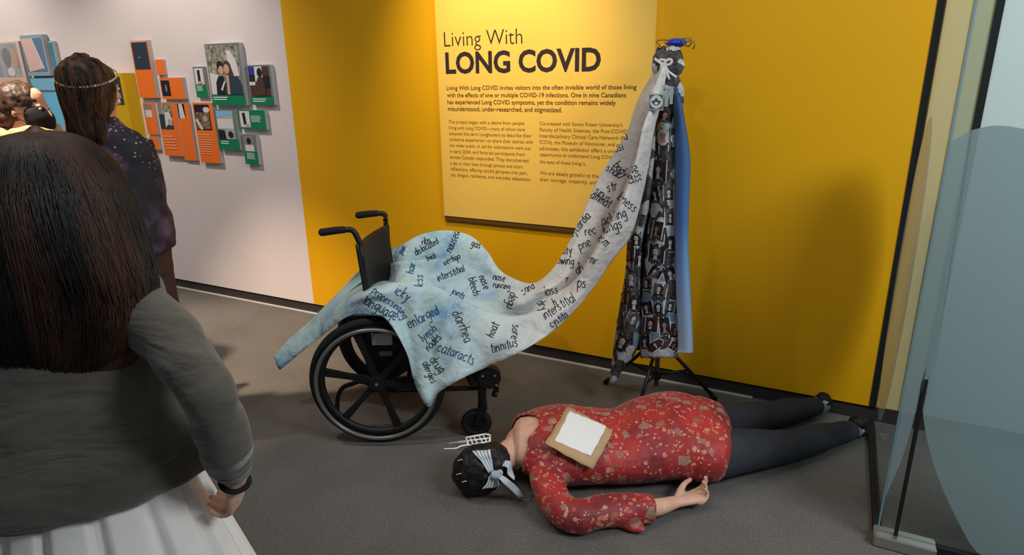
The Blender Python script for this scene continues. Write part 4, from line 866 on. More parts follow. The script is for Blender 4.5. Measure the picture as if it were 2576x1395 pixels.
# far arm folded under the chest, hand beside the face
eF = Vector((-1.10, 2.36, .05)); wF = P(1318, 1118, .04)
sweep(body, [V5(shF, .055, .05), V5(shF.lerp(eF, .6), .045, .042), V5(eF, .04, .038), V5(eF.lerp(wF, .5), .036, .034), V5(wF, .026, .02)], n=16)
fx2 = (P(1262, 1112, .035) - wF).normalized()
hand(body, wF, fx2, Vector((fx2.y, -fx2.x, 0)), Vector((0, .0, 1)), .95, (.5, .5, .6, .6), .4)
for a_, dirv, sd_ in ((anN, Vector((.66, .72, .0)), 0), (anF, Vector((.5, .8, .25)), 1)):
    d_ = dirv.normalized(); 
    sweep(body, [V5(a_, .034, .034), V5(a_ + d_ * .05, .034, .034)], n=14)
bo = solid('body', body, M_skin, lyer, .0045, 3)
eyes(headC, hF, hU, hR, .98, lyer)
# blouse
def floral():
    m = bpy.data.materials.new('red_floral_fabric'); m.use_nodes = True; nt = m.node_tree; b = nt.nodes['Principled BSDF']
    tc = N(nt, 'ShaderNodeTexCoord'); n0 = N(nt, 'ShaderNodeTexNoise', Scale=7.0, Detail=4); nt.links.new(tc.outputs['Object'], n0.inputs['Vector'])
    base = ramp(nt, [(.32, rgb(104, 24, 30)), (.5, rgb(150, 28, 30)), (.68, rgb(176, 40, 32))]); nt.links.new(n0.outputs[0], base.inputs[0])
    nd = N(nt, 'ShaderNodeTexNoise', Scale=40.0, Detail=2); nt.links.new(tc.outputs['Object'], nd.inputs['Vector'])
    va = N(nt, 'ShaderNodeVectorMath', _operation='SCALE'); va.inputs['Scale'].default_value = .035; nt.links.new(nd.outputs['Color'], va.inputs[0])
    vb = N(nt, 'ShaderNodeVectorMath', _operation='ADD'); nt.links.new(tc.outputs['Object'], vb.inputs[0]); nt.links.new(va.outputs[0], vb.inputs[1])
    last = base.outputs[0]
    for sc, rad, thr, c1, c2 in ((17.0, .34, .45, rgb(140, 114, 96), rgb(158, 62, 52)), (36.0, .34, .50, rgb(190, 142, 108), rgb(170, 62, 44)), (64.0, .30, .62, rgb(196, 158, 124), rgb(196, 110, 78))):
        v = N(nt, 'ShaderNodeTexVoronoi', Scale=sc); nt.links.new(vb.outputs[0], v.inputs['Vector'])
        lt = N(nt, 'ShaderNodeMath', _operation='LESS_THAN'); lt.inputs[1].default_value = rad; nt.links.new(v.outputs['Distance'], lt.inputs[0])
        sp = N(nt, 'ShaderNodeSeparateColor'); nt.links.new(v.outputs['Color'], sp.inputs[0])
        nz = N(nt, 'ShaderNodeTexNoise', Scale=5.0, Detail=1); nt.links.new(tc.outputs['Object'], nz.inputs['Vector'])
        gt = N(nt, 'ShaderNodeMath', _operation='GREATER_THAN'); gt.inputs[1].default_value = thr; nt.links.new(sp.outputs[0], gt.inputs[0])
        ml = N(nt, 'ShaderNodeMath', _operation='MULTIPLY'); nt.links.new(lt.outputs[0], ml.inputs[0]); nt.links.new(gt.outputs[0], ml.inputs[1])
        cc = mix(nt, sp.outputs[1], c1, c2)
        last = mix(nt, ml.outputs[0], last, cc)
    nt.links.new(last, b.inputs['Base Color']); b.inputs['Roughness'].default_value = .6; b.inputs['Sheen Weight'].default_value = .1
    bp = N(nt, 'ShaderNodeBump', Strength=.3, Distance=.02); n5 = N(nt, 'ShaderNodeTexNoise', Scale=16.0, Detail=3, Distortion=.4); nt.links.new(tc.outputs['Object'], n5.inputs['Vector']); nt.links.new(n5.outputs[0], bp.inputs['Height']); nt.links.new(bp.outputs[0], b.inputs['Normal'])
    return m
bm = bmesh.new(); torso(bm, .012); torso(bm, .022, a0=7)
sweep(bm, [V5(shN, .072, .066), V5(shN.lerp(elb, .5) + Vector((-.02, -.02, 0)), .064, .06), V5(elb, .064, .062), V5(elb.lerp(cuf, .4) + sd * .012, .068, .060), V5(elb.lerp(cuf, .8) + sd * .006, .062, .054), V5(cuf, .056, .052)], n=20, capk=.15)
sweep(bm, [V5(shF, .068, .062), V5(shF.lerp(eF, .6), .056, .05), V5(eF, .05, .046)], n=16, capk=.3)
ell(bm, P(1590, 1322, .02), (.05, .025, .018))
neckcut = lambda v: (v - (neck0 + Vector((-.01, -.03, .02)))).length < .100 or (v - Vector((-1.045, 2.115, .2))).length < .085
blouse = solid('blouse', bm, floral(), lyer, .0065, 3, .014, .09, cut=neckcut)
s_ = blouse.modifiers.new('thickness', 'SOLIDIFY'); s_.thickness = .003; s_.offset = -1
TB = bvh(blouse)
# trousers
M_trous = mat('charcoal_trousers', rgb(44, 46, 52), .8, var=.1, vscale=10, bump=.2, bscale=30)
bm = bmesh.new()
torso(bm, -.012, a0=6); limbs(bm, .008, arms=False)
solid('trousers', bm, M_trous, lyer, .0065, 5, .010, .10)
for a_, k_, dirv, soc in ((anN, knN, Vector((.55, .55, -.0)), 1), (anF, knF, Vector((.35, .5, .6)), 0)):
    d_ = (a_ - k_).normalized()
    bm = bmesh.new(); sweep(bm, [V5(a_ - d_ * .02, .040, .040), V5(a_ + d_ * .045, .037, .037)], n=16); bobj('sock', bm, mat('grey_sock', rgb(112, 120, 126), .8), lyer, True)
    # shoe: sole faces back and up, toes dug into the carpet
    hl = a_ + d_ * .05 + Vector((0, 0, .03)); toe = a_ + d_ * .10 + Vector((-.02 if soc else -.06, -.02, -.02)); 
    mid = hl.lerp(toe, .5)
    bm = bmesh.new(); sweep(bm, [V5(hl, .038, .035), V5(hl.lerp(toe, .35) + d_ * .01, .036, .034), V5(mid + d_ * .012, .042, .034), V5(toe + Vector((0, 0, .01)), .044, .028)], upv=d_, n=18)
    sh = solid('shoe', bm, mat('black_shoe', rgb(20, 20, 22), .6), lyer, .004, 2)
    ts = bvh(sh)
    cpt = (2149, 1034) if soc else (2081, 1018)
    decal('shoe_patch', ts, [([(cpt[0] - 14, cpt[1] - 8), (cpt[0] - 8, cpt[1] - 12), (cpt[0] + 4, cpt[1] - 8), (cpt[0] + 14, cpt[1] + 10), (cpt[0] - 2, cpt[1] + 8), (cpt[0] - 13, cpt[1] + 2)], mat('reflective_patch', rgb(170, 182, 180) if soc else rgb(90, 94, 100), .4))], sh)
# hair: short black
bm = bmesh.new(); rot = Matrix((hR, hF, hU)).transposed()
ell(bm, headC - hF * .018 + hU * .022, (.098, .108, .112), rot, 28)
ell(bm, headC - hF * .05 - hU * .045, (.075, .06, .07), rot, 20)
hcut = lambda v: ((v - headC).dot(hF) > .035 and (v - headC).dot(hU) < .065)
hair = solid('hair', bm, hair_mat('black_hair', rgb(12, 10, 10), rgb(34, 28, 26), 60, (1, 1, .3)), lyer, .005, 2, .012, .03, cut=hcut)
TH = bvh(hair)
# cardboard with a blank sheet
def lay(corners, tree, off, nu=9, nv=9, wob=0, parent=None, name='x', m=None, thick=.004, flat=.7):
    C4 = [Vector((*c, 0)) for c in corners]; pts = []
    for i in range(nu):
        for j in range(nv):
            u, v = i / (nu - 1), j / (nv - 1); q = C4[0] * (1 - u) * (1 - v) + C4[1] * u * (1 - v) + C4[2] * u * v + C4[3] * (1 - u) * v
            e = wob if (i in (0, nu - 1) or j in (0, nv - 1)) else 0
            h = cast(tree, q.x + e * math.sin(i * 2.3 + j), q.y + e * math.cos(j * 2.1 + i), off); pts.append((u, v, h, q))
    A = [(p[0], p[1], p[2]) for p in pts if p[2] is not None]
    M_ = np.array([[1, u, v, u * v] for u, v, h in A]); H = np.array([list(h) for u, v, h in A]); co, *_ = np.linalg.lstsq(M_, H, rcond=None)
    VV = []
    for u, v, h, q in pts:
        f = Vector(np.array([1, u, v, u * v]) @ co)
        r = ray(q.x + (wob * math.sin(u * 19 + v * 3) if u in (0, 1) or v in (0, 1) else 0), q.y + (wob * math.cos(v * 17 + u * 3) if u in (0, 1) or v in (0, 1) else 0))
        depth = (f - CAM).dot(r) * flat + ((h - CAM).dot(r) if h is not None else (f - CAM).dot(r)) * (1 - flat)
        VV.append(CAM + r * depth)
    F = [(i * nv + j, i * nv + j + 1, (i + 1) * nv + j + 1, (i + 1) * nv + j) for i in range(nu - 1) for j in range(nv - 1)]
    o = mesh_obj(name, VV, F, m, parent, True); s = o.modifiers.new('thickness', 'SOLIDIFY'); s.thickness = thick; s.offset = 0; return o
card = lay([(1428, 1018), (1541, 1084), (1491, 1179), (1370, 1114)], TB, .026, 10, 10, 2.0, None, 'cardboard_sign', mat('brown_cardboard', rgb(178, 146, 108), .8, var=.05, vscale=20), .004, 1)
tag(card, 'square of brown cardboard with white sheet on the red blouse', 'sign')
TK = bvh(card)
lay([(1433, 1030), (1525, 1072), (1486, 1146), (1395, 1107)], TK, .006, 26, 26, 1.0, card, 'white_sheet', mat('white_paper', rgb(226, 224, 222), .7), .0006, 0)
# striped headscarf
M_str = bpy.data.materials.new('striped_cloth'); M_str.use_nodes = True; nt = M_str.node_tree; b = nt.nodes['Principled BSDF']
at_ = N(nt, 'ShaderNodeAttribute', _attribute_name='cv'); ms_ = N(nt, 'ShaderNodeMath', _operation='MULTIPLY'); ms_.inputs[1].default_value = 4.5; nt.links.new(at_.outputs['Fac'], ms_.inputs[0])
fr_ = N(nt, 'ShaderNodeMath', _operation='FRACT'); nt.links.new(ms_.outputs[0], fr_.inputs[0]); r_ = ramp(nt, [(0, rgb(206, 212, 214)), (.5, rgb(124, 142, 152)), (.97, rgb(206, 212, 214))], 'CONSTANT'); nt.links.new(fr_.outputs[0], r_.inputs[0]); nt.links.new(r_.outputs[0], b.inputs['Base Color']); b.inputs['Roughness'].default_value = .7
scarf = bpy.data.objects.new('headscarf', None); COL.objects.link(scarf); scarf.parent = lyer; scarf['label'] = 'blue-grey and white striped scarf knotted at the back'
def hz(px, py, e): 
    q = cast(TH, px, py, e); return q if q is not None else P(px, py, .12)
def band(rows, e=.008, name='band', thick=.003):
    return surf(name, [[(hz(x, y, e) if z is None else P(x, y, z)) for x, y, z in row] for row in rows], M_str, scarf, 4, 3, thick)
N_ = None
band([[(1178, 1118, N_), (1196, 1116, N_), (1214, 1113, N_), (1232, 1110, N_)], [(1192, 1140, N_), (1206, 1138, N_), (1220, 1136, N_), (1234, 1134, N_)], [(1210, 1164, N_), (1218, 1162, N_), (1227, 1160, N_), (1237, 1158, N_)], [(1228, 1188, N_), (1231, 1186, N_), (1236, 1184, N_), (1241, 1182, N_)]])
band([[(1228, 1196, N_), (1234, 1197, N_), (1242, 1197, N_), (1250, 1196, N_)], [(1222, 1212, N_), (1232, 1214, N_), (1242, 1215, N_), (1252, 1212, N_)], [(1212, 1226, N_), (1224, 1224, N_), (1238, 1222, N_), (1252, 1218, N_)]], name='band_tail')
kc = hz(1240, 1194, .014); bm = bmesh.new(); ell(bm, kc, (.022, .02, .016)); ell(bm, kc + Vector((.012, .012, .004)), (.014, .016, .014)); bobj('knot', bm, mat('grey_blue_cloth', rgb(150, 166, 174), .7, var=.2, vscale=60), scarf, True)
kz = kc.z
surf('loop', [[P(1244, 1178, kz), P(1246, 1172, kz + .01)], [P(1262, 1172, kz + .02), P(1262, 1160, kz + .03)], [P(1276, 1176, kz + .02), P(1284, 1160, kz + .03)], [P(1278, 1192, kz), P(1288, 1180, kz)], [P(1294, 1207, kz - .02), P(1295, 1200, kz - .02)]], M_str, scarf, 5, 5, .003)
surf('tail', [[P(1250, 1198, kz), P(1256, 1190, kz)], [P(1270, 1218, kz - .02), P(1280, 1206, kz - .01)], [P(1294, 1240, .06), P(1304, 1228, .06)], [P(1304, 1252, .02), P(1318, 1250, .02)]], M_str, scarf, 5, 5, .003)
# white plastic clip with two pointed prongs
def hp(px, py, z=.175): return P(px, py, z)
clp = empty('plastic_clip', hp(1205, 1110), 'small white plastic clip with two pointed prongs on the black hair', 'clip')
bm = bmesh.new()
A = [hp(1172, 1100), hp(1222, 1091), hp(1233, 1094), hp(1232, 1110), hp(1179, 1120)]
for a_, b_ in zip(A, A[1:] + A[:1]): tube(bm, [a_, b_], .0042, n=8)
tube(bm, [hp(1176, 1108), hp(1233, 1101)], .0035, n=8)
for f_ in (.2, .4, .65, .85): tube(bm, [hp(1172 + 50 * f_, 1100 - 9 * f_), hp(1179 + 53 * f_, 1118 - 9 * f_)], .003, n=8)
bobj('clip_frame', bm, M_white, clp, True)
bm = bmesh.new(); sweep(bm, [V5(hp(1172, 1110), .007, .007), V5(hp(1156, 1112), .007, .006), V5(hp(1150, 1112), .004, .004), V5(hp(1130, 1115), .0025, .0025)], n=10); bobj('prong', bm, mat('grey_plastic', rgb(150, 148, 154), .4), clp, True)
bm = bmesh.new(); sweep(bm, [V5(hp(1178, 1118), .004, .003), V5(hp(1160, 1121), .004, .003), V5(hp(1146, 1127), .003, .003), V5(hp(1117, 1128), .002, .002)], n=10); bobj('prong', bm, M_white, clp, True)
for (x, y) in ((1147, 1159), (1144, 1193), (1158, 1211)):
    q = cast(TH, x + 6, y, .003)
    if q is not None:
        q2 = cast(TH, x + 16, y - 3, .003) or q + Vector((.015, 0, 0))
        bobj('hairpin', tube(bmesh.new(), [q, q2], .002, n=8), M_white, hair)

# ---- standing figures
def frame(P0, face):
    Fd = Vector(face).normalized(); Rd = Vector((Fd.y, -Fd.x, 0)); return lambda x, y, z: Vector((P0[0], P0[1], 0)) + Rd * x + Fd * y + Vector((0, 0, z)), Fd, Rd
U = Vector((0, 0, 1))
def legs(bm, L, k, g=0):
    for s in (-1, 1):
        sweep(bm, [V5(L(s * .085 * k, 0, .84 * k), .095 * k + g, .10 * k + g), V5(L(s * .09 * k, .01, .62 * k), .08 * k + g, .085 * k + g), V5(L(s * .09 * k, .01, .44 * k), .056 * k + g, .06 * k + g), V5(L(s * .09 * k, -.01, .30 * k), .052 * k + g, .056 * k + g), V5(L(s * .09 * k, -.015, .09 * k), .036 * k + g, .038 * k + g)], upv=L(0, 1, 0) - L(0, 0, 0), n=18)
def shoes(L, k, parent, m):
    for s in (-1, 1):
        bm = bmesh.new(); sweep(bm, [V5(L(s * .09 * k, -.05 * k, .04), .036 * k, .038), V5(L(s * .095 * k, .05 * k, .04), .04 * k, .036), V5(L(s * .10 * k, .15 * k, .032), .044 * k, .030), V5(L(s * .10 * k, .19 * k, .026), .034 * k, .022)], n=16)
        solid('shoe', bm, m, parent, .006, 2)

# foreground visitor
DW = 1.10
P0 = FW * DW + RT * (-.84)
Lw, Fd, Rd = frame(P0, FW + RT * -.25)
k = .955
vis = empty('person', P0, 'nearest visitor, seen from behind, in grey sweater and white pleated skirt', 'person')
hc = Lw(.05, .0, 1.398)
elbw = atd(520, 975, .97); wrw = atd(590, 1200, 1.08); shw = Lw(.155, -.01, 1.235); tipw = atd(602, 1300, 1.12)
print('arm woman', (shw - elbw).length, (elbw - wrw).length, shw, elbw, wrw)
elbL = Lw(-.28, -.04, .98); wrL = Lw(-.26, .10, .80)
bm = bmesh.new()
sweep(bm, [V5(Lw(0, 0, .76), .14, .11), V5(Lw(0, 0, .86), .15, .115), V5(Lw(0, 0, .98), .125, .095), V5(Lw(0, 0, 1.12), .14, .10), V5(Lw(0, 0, 1.22), .155, .09), V5(Lw(0, 0, 1.28), .10, .065), V5(Lw(.02, .01, 1.33), .052, .052), V5(Lw(.04, .02, 1.40), .05, .05)], upv=Fd, n=26)
legs(bm, Lw, k)
sweep(bm, [V5(shw - Rd * .045, .042, .042), V5(shw.lerp(elbw, .5) - Rd * .008, .036, .036), V5(elbw, .038, .038), V5(elbw.lerp(wrw, .4), .036, .036), V5(wrw, .025, .021)], upv=Fd, n=16)
sweep(bm, [V5(Lw(-.165, -.01, 1.245), .052, .052), V5(elbL, .038, .038), V5(wrL, .025, .021)], upv=Fd, n=16)
hx = (tipw - wrw).normalized(); hyy = (Fd - hx * Fd.dot(hx)).normalized(); hzz = hx.cross(hyy).normalized()
hzz = (Rd * .9 - Fd * .3); hzz = (hzz - hx * hzz.dot(hx)).normalized(); hyy = hzz.cross(hx)
if hyy.dot(Fd) < 0: hyy = -hyy
hand(bm, wrw + hx * .005, hx, hyy, hzz, .86, (.65, .75, .8, .85), .35)
hx2 = Vector((0, 0, -1)); hand(bm, wrL, hx2, Fd, -Rd, .9, (.4, .4, .5, .5), .5)
hf = (Fd + Rd * -.2 + U * -.1).normalized(); hu = (U - hf * U.dot(hf)).normalized(); hr = hf.cross(hu)
head_parts(bm, hc, hf, hu, hr, .92)
solid('body', bm, M_skin, vis, .0045, 3)
eyes(hc, hf, hu, hr, .92, vis)
# sweater
M_sw = mat('olive_grey_knit', rgb(80, 74, 65), .9, var=.14, vscale=5, sheen=.3)
nt = M_sw.node_tree; tc = N(nt, 'ShaderNodeTexCoord'); mp = N(nt, 'ShaderNodeMapping'); mp.inputs['Scale'].default_value = (1, 1, 3.2); n1 = N(nt, 'ShaderNodeTexNoise', Scale=4.0, Detail=3, Distortion=.8); n2 = N(nt, 'ShaderNodeTexNoise', Scale=260.0, Detail=2)
nt.links.new(tc.outputs['Object'], mp.inputs[0]); nt.links.new(mp.outputs[0], n1.inputs['Vector']); nt.links.new(tc.outputs['Object'], n2.inputs['Vector'])
b1 = N(nt, 'ShaderNodeBump', Strength=.9, Distance=.035); b2 = N(nt, 'ShaderNodeBump', Strength=.4, Distance=.003); nt.links.new(n1.outputs[0], b1.inputs['Height']); nt.links.new(n2.outputs[0], b2.inputs['Height']); nt.links.new(b1.outputs[0], b2.inputs['Normal']); nt.links.new(b2.outputs[0], nt.nodes['Principled BSDF'].inputs['Normal'])
bm = bmesh.new()
sweep(bm, [V5(Lw(.0, 0, .865), .245, .165), V5(Lw(.0, 0, .94), .248, .175), V5(Lw(0, 0, 1.06), .225, .155), V5(Lw(0, 0, 1.17), .20, .13), V5(Lw(0, 0, 1.245), .19, .10), V5(Lw(0, 0, 1.285), .12, .08), V5(Lw(.02, .005, 1.31), .07, .065)], upv=Fd, n=34, capk=.15)
sweep(bm, [V5(shw + Rd * -.045, .064, .062), V5(shw.lerp(elbw, .5) - Rd * .008, .054, .054), V5(elbw - Rd * .006, .048, .048), V5(elbw.lerp(wrw, .45), .045, .045), V5(elbw.lerp(wrw, .8), .042, .042), V5(wrw - hx * .015, .034, .032)], upv=Fd, n=22, capk=.2)
sweep(bm, [V5(Lw(-.15, -.01, 1.245), .075, .07), V5(elbL, .062, .062), V5(wrL + U * .02, .04, .04)], upv=Fd, n=20, capk=.2)
solid('sweater', bm, M_sw, vis, .008, 8, .030, .12)
# skirt with box pleats
M_sk = mat('white_pleated_cotton', rgb(226, 220, 214), .8, var=.03, vscale=8, bump=.15, bscale=20)
V = []; F = []; nr, nc = 26, 220
for i in range(nr + 1):
    f_ = i / nr; z = .91 - .42 * f_; ra = .165 + .11 * f_; rb = .125 + .10 * f_
    for j in range(nc):
        a = 2 * PI * j / nc; ph = (a / (2 * PI) * 15 + .1 * math.sin(3 * a)) % 1
        w_ = (1.0 if .12 < ph < .82 else -.7) * (.006 + .012 * f_)
        if .06 < ph <= .12: w_ = 0
        p = Lw((ra + w_) * math.cos(a), (rb + w_) * math.sin(a), z + .004 * math.sin(a * 7) * f_); V.append(p)
for i in range(nr):
    for j in range(nc): F.append((i * nc + j, i * nc + (j + 1) % nc, (i + 1) * nc + (j + 1) % nc, (i + 1) * nc + j))
sk = mesh_obj('skirt', V, F, M_sk, vis, True); s_ = sk.modifiers.new('t', 'SOLIDIFY'); s_.thickness = .003
shoes(Lw, k, vis, mat('black_shoe', rgb(20, 20, 22), .6))
# bracelet
bm = bmesh.new(); bc = wrw + hx * .012; n_ = 28
pts = [bc + hyy * (.028 * math.cos(2 * PI * i / n_)) + hzz * (.025 * math.sin(2 * PI * i / n_)) + hx * (.008 * math.sin(2 * PI * i / n_ + 1)) for i in range(n_ + 1)]
tube(bm, pts, .0052, n=8, sub=1); br = bobj('bracelet', bm, M_rubber, vis, True)
# long dark hair
M_hr = hair_mat('dark_brown_hair', rgb(22, 17, 15), rgb(72, 46, 30), 12, (1, 1, .10))
def hrings(tbl): return [(Lw(cx_, cy_, z), Rd, Fd, a, b) for cx_, cy_, z, a, b in tbl]
tb = [(.047, -.012, 1.524, .012, .014), (.047, -.012, 1.514, .050, .056), (.048, -.012, 1.490, .080, .089), (.049, -.014, 1.458, .100, .109), (.05, -.02, 1.42, .113, .118), (.052, -.03, 1.35, .126, .118), (.055, -.045, 1.275, .136, .105), (.05, -.06, 1.20, .136, .085), (.035, -.07, 1.14, .12, .06), (.02, -.075, 1.105, .09, .035)]
tb = [tuple(r) for r in cr(tb, 4)]
rg = hrings(tb)
bm = bmesh.new()
sweep(bm, [V5(r[0], r[3], r[4]) for r in rg], upv=Fd, n=40, sub=1)
fc = hc + hf * .085 - U * .02
hobj = solid('hair', bm, M_hr, vis, .007, 4, 0, .05, cut=lambda v: (v - fc).length < .075)
bm = bmesh.new(); hair_strands(bm, rg, None, 5600, .0013, 3, .008, off0=.002, off1=.008)
bobj('hair_strands', bm, M_hr, hobj, True)['kind'] = 'stuff'

# visitor at the wall, dark jacket
DS = 2.75
hcs = atd(236, 232, DS); P1 = Vector((hcs.x, hcs.y, 0)); print('standing head', hcs)
Ls, Fs, Rs = frame(P1, Vector((-.25, 1, 0)))
k = 1.0; z_ = hcs.z - 1.555
vs = empty('person', P1, 'visitor in dark purple speckled jacket facing the photo boxes', 'person')
R1 = atd(398, 500, DS) ; shs = atd(352, 362, DS); wrs = atd(390, 600, DS + .08)
bm = bmesh.new()
sweep(bm, [V5(Ls(.04, 0, .82), .15, .12), V5(Ls(.04, 0, .95), .155, .12), V5(Ls(.04, 0, 1.08), .13, .10), V5(Ls(.03, 0, 1.24), .15, .105), V5(Ls(.02, 0, 1.34), .155, .09), V5(Ls(.01, 0, 1.41), .08, .06), V5(Ls(0, 0, 1.47), .05, .05), V5(Ls(0, 0, 1.52), .05, .05)], upv=Fs, n=24)
legs(bm, Ls, 1.03)
for s_sh, e_, w_ in ((shs, R1 - Rs * .03, wrs - Rs * .04), (Ls(-.17, 0, 1.36), Ls(-.24, .02, 1.10), Ls(-.2, .16, .92))):
    sweep(bm, [V5(s_sh + Vector((Ls(0, 0, 0) - s_sh).xy.to_3d()) * .25, .045, .045), V5(e_, .036, .036), V5(w_, .026, .022)], upv=Fs, n=14)
    hxx = (w_ - e_).normalized(); hy_ = (Fs - hxx * Fs.dot(hxx)).normalized(); hand(bm, w_, hxx, hy_, hxx.cross(hy_) * (1 if s_sh is shs else -1), .95, (.5, .5, .6, .6), .5)
hfs = (Fs + Rs * .18).normalized(); hrs = hfs.cross(U)
head_parts(bm, hcs, hfs, U, hrs, .98)
solid('body', bm, M_skin, vs, .006, 3); eyes(hcs, hfs, U, hrs, .98, vs)
def speck():
    m = mat('speckled_jacket', rgb(48, 40, 48), .85, bump=.3, bscale=30); nt = m.node_tree; b = nt.nodes['Principled BSDF']; tc = N(nt, 'ShaderNodeTexCoord')
    n = N(nt, 'ShaderNodeTexNoise', Scale=5.0, Detail=3); nt.links.new(tc.outputs['Object'], n.inputs['Vector']); r = ramp(nt, [(.42, rgb(40, 38, 44)), (.6, rgb(112, 80, 104))]); nt.links.new(n.outputs[0], r.inputs[0])
    v = N(nt, 'ShaderNodeTexVoronoi', Scale=45.0); nt.links.new(tc.outputs['Object'], v.inputs['Vector']); lt = N(nt, 'ShaderNodeMath', _operation='LESS_THAN'); lt.inputs[1].default_value = .2; nt.links.new(v.outputs['Distance'], lt.inputs[0])
    sp = N(nt, 'ShaderNodeSeparateXYZ'); nt.links.new(tc.outputs['Object'], sp.inputs[0]); gt = N(nt, 'ShaderNodeMapRange'); gt.inputs['From Min'].default_value = 1.15; gt.inputs['From Max'].default_value = 1.45; nt.links.new(sp.outputs[2], gt.inputs[0])
    ml = N(nt, 'ShaderNodeMath', _operation='MULTIPLY'); nt.links.new(lt.outputs[0], ml.inputs[0]); nt.links.new(gt.outputs[0], ml.inputs[1])
    nt.links.new(mix(nt, ml.outputs[0], r.outputs[0], rgb(180, 160, 176)), b.inputs['Base Color']); return m
bm = bmesh.new()
sweep(bm, [V5(Ls(.04, 0, .93), .19, .15), V5(Ls(.05, 0, 1.02), .185, .145), V5(Ls(.04, 0, 1.12), .17, .13), V5(Ls(.03, 0, 1.25), .18, .13), V5(Ls(.01, 0, 1.35), .17, .105), V5(Ls(0, 0, 1.41), .12, .085), V5(Ls(0, 0, 1.455), .07, .065)], upv=Fs, n=30, capk=.15)
sweep(bm, [V5(shs - Rs * .025, .075, .07), V5(shs.lerp(R1, .5) - Rs * .02, .066, .066), V5(R1 - Rs * .035, .060, .060), V5(wrs.lerp(R1, .45) - Rs * .04, .052, .052)], upv=Fs, n=18, capk=.2)
sweep(bm, [V5(Ls(-.165, 0, 1.355), .075, .07), V5(Ls(-.24, .02, 1.10), .06, .06), V5(Ls(-.2, .14, .95), .045, .045)], upv=Fs, n=18, capk=.2)
solid('jacket', bm, speck(), vs, .008, 5, .02, .10)
bm = bmesh.new(); sweep(bm, [V5(Ls(.04, 0, .80), .16, .13), V5(Ls(.04, 0, .95), .17, .135)], upv=Fs, n=24, capk=.2); legs(bm, Ls, 1.03, .012)
solid('trousers', bm, mat('brown_trousers', rgb(70, 48, 42), .85, var=.1), vs, .009, 4, .01, .1); shoes(Ls, 1, vs, mat('black_shoe', rgb(20, 20, 22), .6))
M_h2 = hair_mat('brown_hair', rgb(26, 18, 14), rgb(96, 62, 40), 40, (1, 1, .12))
def hh(x, y, z): return hcs + hrs * x + hfs * y + U * z
rg2 = [(hh(0, -.005, .135), hrs, hfs, .02, .02), (hh(0, -.01, .125), hrs, hfs, .055, .06), (hh(0, -.015, .09), hrs, hfs, .086, .10), (hh(0, -.02, .03), hrs, hfs, .097, .105), (hh(0, -.03, -.04), hrs, hfs, .094, .09), (hh(0, -.045, -.10), hrs, hfs, .085, .065), (hh(0, -.055, -.16), hrs, hfs, .10, .05), (hh(0, -.06, -.20), hrs, hfs, .11, .03)]
bm = bmesh.new(); sweep(bm, [V5(r[0], r[3], r[4]) for r in rg2], upv=hfs, n=30, sub=4)
fc2 = hh(0, .09, -.03)
h2 = solid('hair', bm, M_h2, vs, .007, 3, .012, .03, cut=lambda v: (v - fc2).length < .072)
bm = bmesh.new(); hair_strands(bm, rg2, None, 900, .0022, 5, .02, sector=(PI * .95, PI * 2.05)); bobj('hair_strands', bm, M_h2, h2, True)['kind'] = 'stuff'
bm = bmesh.new(); pts = []
for i in range(33):
    a = 2 * PI * i / 32; ra = .103; pts.append(hh(ra * math.cos(a), -.018 + .114 * math.sin(a), .062 + .0 + .03 * math.sin(a) - .028 * math.cos(a)))
sweep(bm, [V5(p, .0012, .0042) for p in pts], n=8, sub=1, roundcap=False); bobj('strap', bm, mat('pale_strap', rgb(186, 172, 160), .6), vs, True)

# masked visitor at the left edge, in profile
DM = 3.1
hcm = atd(62, 276, DM); P2 = Vector((hcm.x, hcm.y, 0)); fm_ = (RT * 1 + FW * .15 ).normalized()
Lm, Fm, Rm_ = frame(P2, fm_); k = (hcm.z + .115) / 1.62; print('masked head', hcm, k)
vm = empty('person', P2, 'visitor in profile with black face mask and sand scarf, at the left edge', 'person')
bm = bmesh.new()
def T(z): return z * k
sweep(bm, [V5(Lm(0, 0, T(.82)), .15, .12), V5(Lm(0, 0, T(.95)), .15, .12), V5(Lm(0, 0, T(1.08)), .13, .10), V5(Lm(0, 0, T(1.24)), .15, .105), V5(Lm(0, 0, T(1.33)), .16, .09), V5(Lm(0, -.01, T(1.39)), .07, .06), V5(Lm(0, -.01, T(1.47)), .05, .05)], upv=Fm, n=24)
legs(bm, Lm, k)
for s in (-1, 1):
    e_ = Lm(s * .22, -.02, T(1.06)); w_ = Lm(s * .2, .06, T(.82)); sweep(bm, [V5(Lm(s * .165, 0, T(1.33)), .05, .05), V5(e_, .038, .038), V5(w_, .026, .022)], upv=Fm, n=14); hand(bm, w_, Vector((0, 0, -1)), Fm, Rm_ * s, .92, (.4, .4, .5, .5), .5)
hfm = (Fm - U * .1).normalized(); hum = (U - hfm * U.dot(hfm)).normalized(); hrm = hfm.cross(hum)
head_parts(bm, hcm, hfm, hum, hrm, .98)
solid('body', bm, M_skin, vm, .006, 3); eyes(hcm, hfm, hum, hrm, .98, vm)
def hm(x, y, z): return hcm + hrm * x + hfm * y + hum * z
rotm = Matrix((hrm, hfm, hum)).transposed()
bm = bmesh.new(); ell(bm, hm(0, -.02, .03), (.086, .103, .100), rotm, 24); ell(bm, hm(0, -.06, -.03), (.074, .06, .07), rotm, 20)
solid('hair', bm, hair_mat('mid_brown_hair', rgb(36, 26, 21), rgb(82, 60, 45), 40, (1, 1, .3)), vm, .005, 3, .012, .03, cut=lambda v: (v - hcm).dot(hfm) > .076 and (v - hcm).dot(hum) < .07 or ((v - hcm).dot(hfm) > .0 and (v - hcm).dot(hum) < .02))
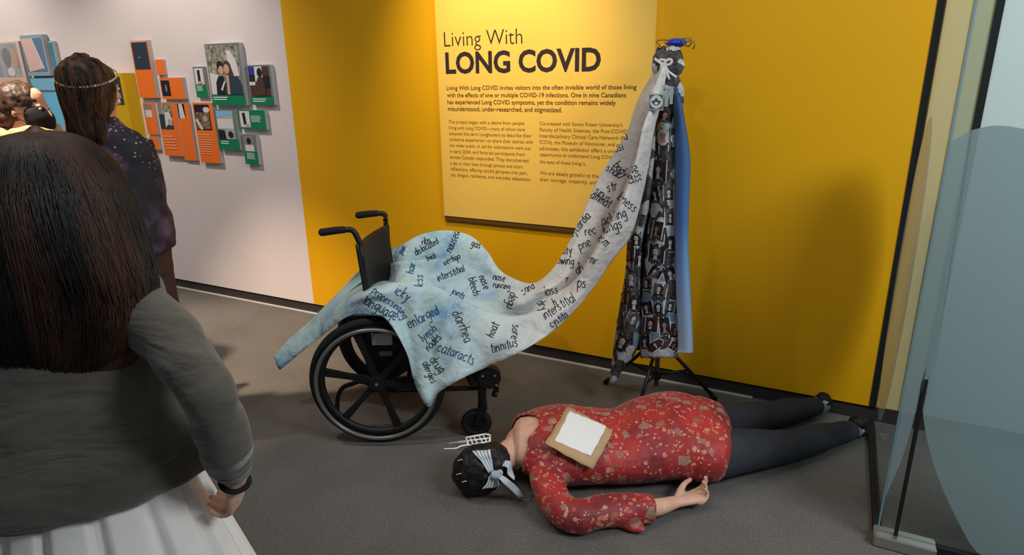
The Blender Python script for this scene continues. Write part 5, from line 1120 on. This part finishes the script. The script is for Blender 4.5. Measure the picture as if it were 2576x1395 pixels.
bm = bmesh.new(); sweep(bm, [V5(hm(0, .05, -.012), .074, .05), V5(hm(0, .062, -.045), .072, .058), V5(hm(0, .055, -.085), .056, .052), V5(hm(0, .045, -.105), .04, .035)], upv=hfm, n=24)
solid('face_mask', bm, mat('black_mask', rgb(20, 21, 26), .8), vm, .005, 2)
for s in (-1, 1):
    for zz in (-.01, -.05):
        bm = bmesh.new(); tube(bm, [hm(s * .07, .05, zz), hm(s * .08, .02, zz * .8), hm(s * .084, -.005, -.012)], .002, n=6); bobj('mask_loop', bm, M_black, vm, True)
bm = bmesh.new(); 
for i, (z_c, a_, b_) in enumerate(((1.40, .10, .10), (1.365, .125, .115), (1.33, .14, .12))):
    pts = [Lm(a_ * math.cos(t), .0 + b_ * math.sin(t), T(z_c) + .012 * math.sin(3 * t + i)) for t in np.linspace(0, 2 * PI, 25)]
    sweep(bm, [V5(p, .03, .026) for p in pts], n=10, sub=1)
solid('scarf', bm, mat('sand_scarf', rgb(178, 140, 106), .9, bump=.3, bscale=30, var=.15, vscale=14), vm, .008, 4, .02, .05)
bm = bmesh.new(); sweep(bm, [V5(Lm(0, 0, T(.80)), .18, .14), V5(Lm(0, 0, T(.95)), .175, .135), V5(Lm(0, 0, T(1.1)), .16, .12), V5(Lm(0, 0, T(1.25)), .175, .125), V5(Lm(0, 0, T(1.35)), .17, .10), V5(Lm(0, 0, T(1.39)), .10, .08)], upv=Fm, n=28, capk=.2)
for s in (-1, 1): sweep(bm, [V5(Lm(s * .165, 0, T(1.33)), .07, .065), V5(Lm(s * .22, -.02, T(1.06)), .055, .055), V5(Lm(s * .2, .05, T(.85)), .04, .04)], upv=Fm, n=16, capk=.2)
solid('top', bm, mat('patterned_top', rgb(120, 122, 118), .85, var=.8, vscale=60), vm, .009, 4, .012, .08)
bm = bmesh.new(); sweep(bm, [V5(Lm(0, 0, T(.80)), .165, .13), V5(Lm(0, 0, T(.92)), .165, .13)], upv=Fm, n=24, capk=.2); legs(bm, Lm, k, .012)
solid('trousers', bm, M_trous, vm, .009, 4); shoes(Lm, k, vm, mat('black_shoe', rgb(20, 20, 22), .6))
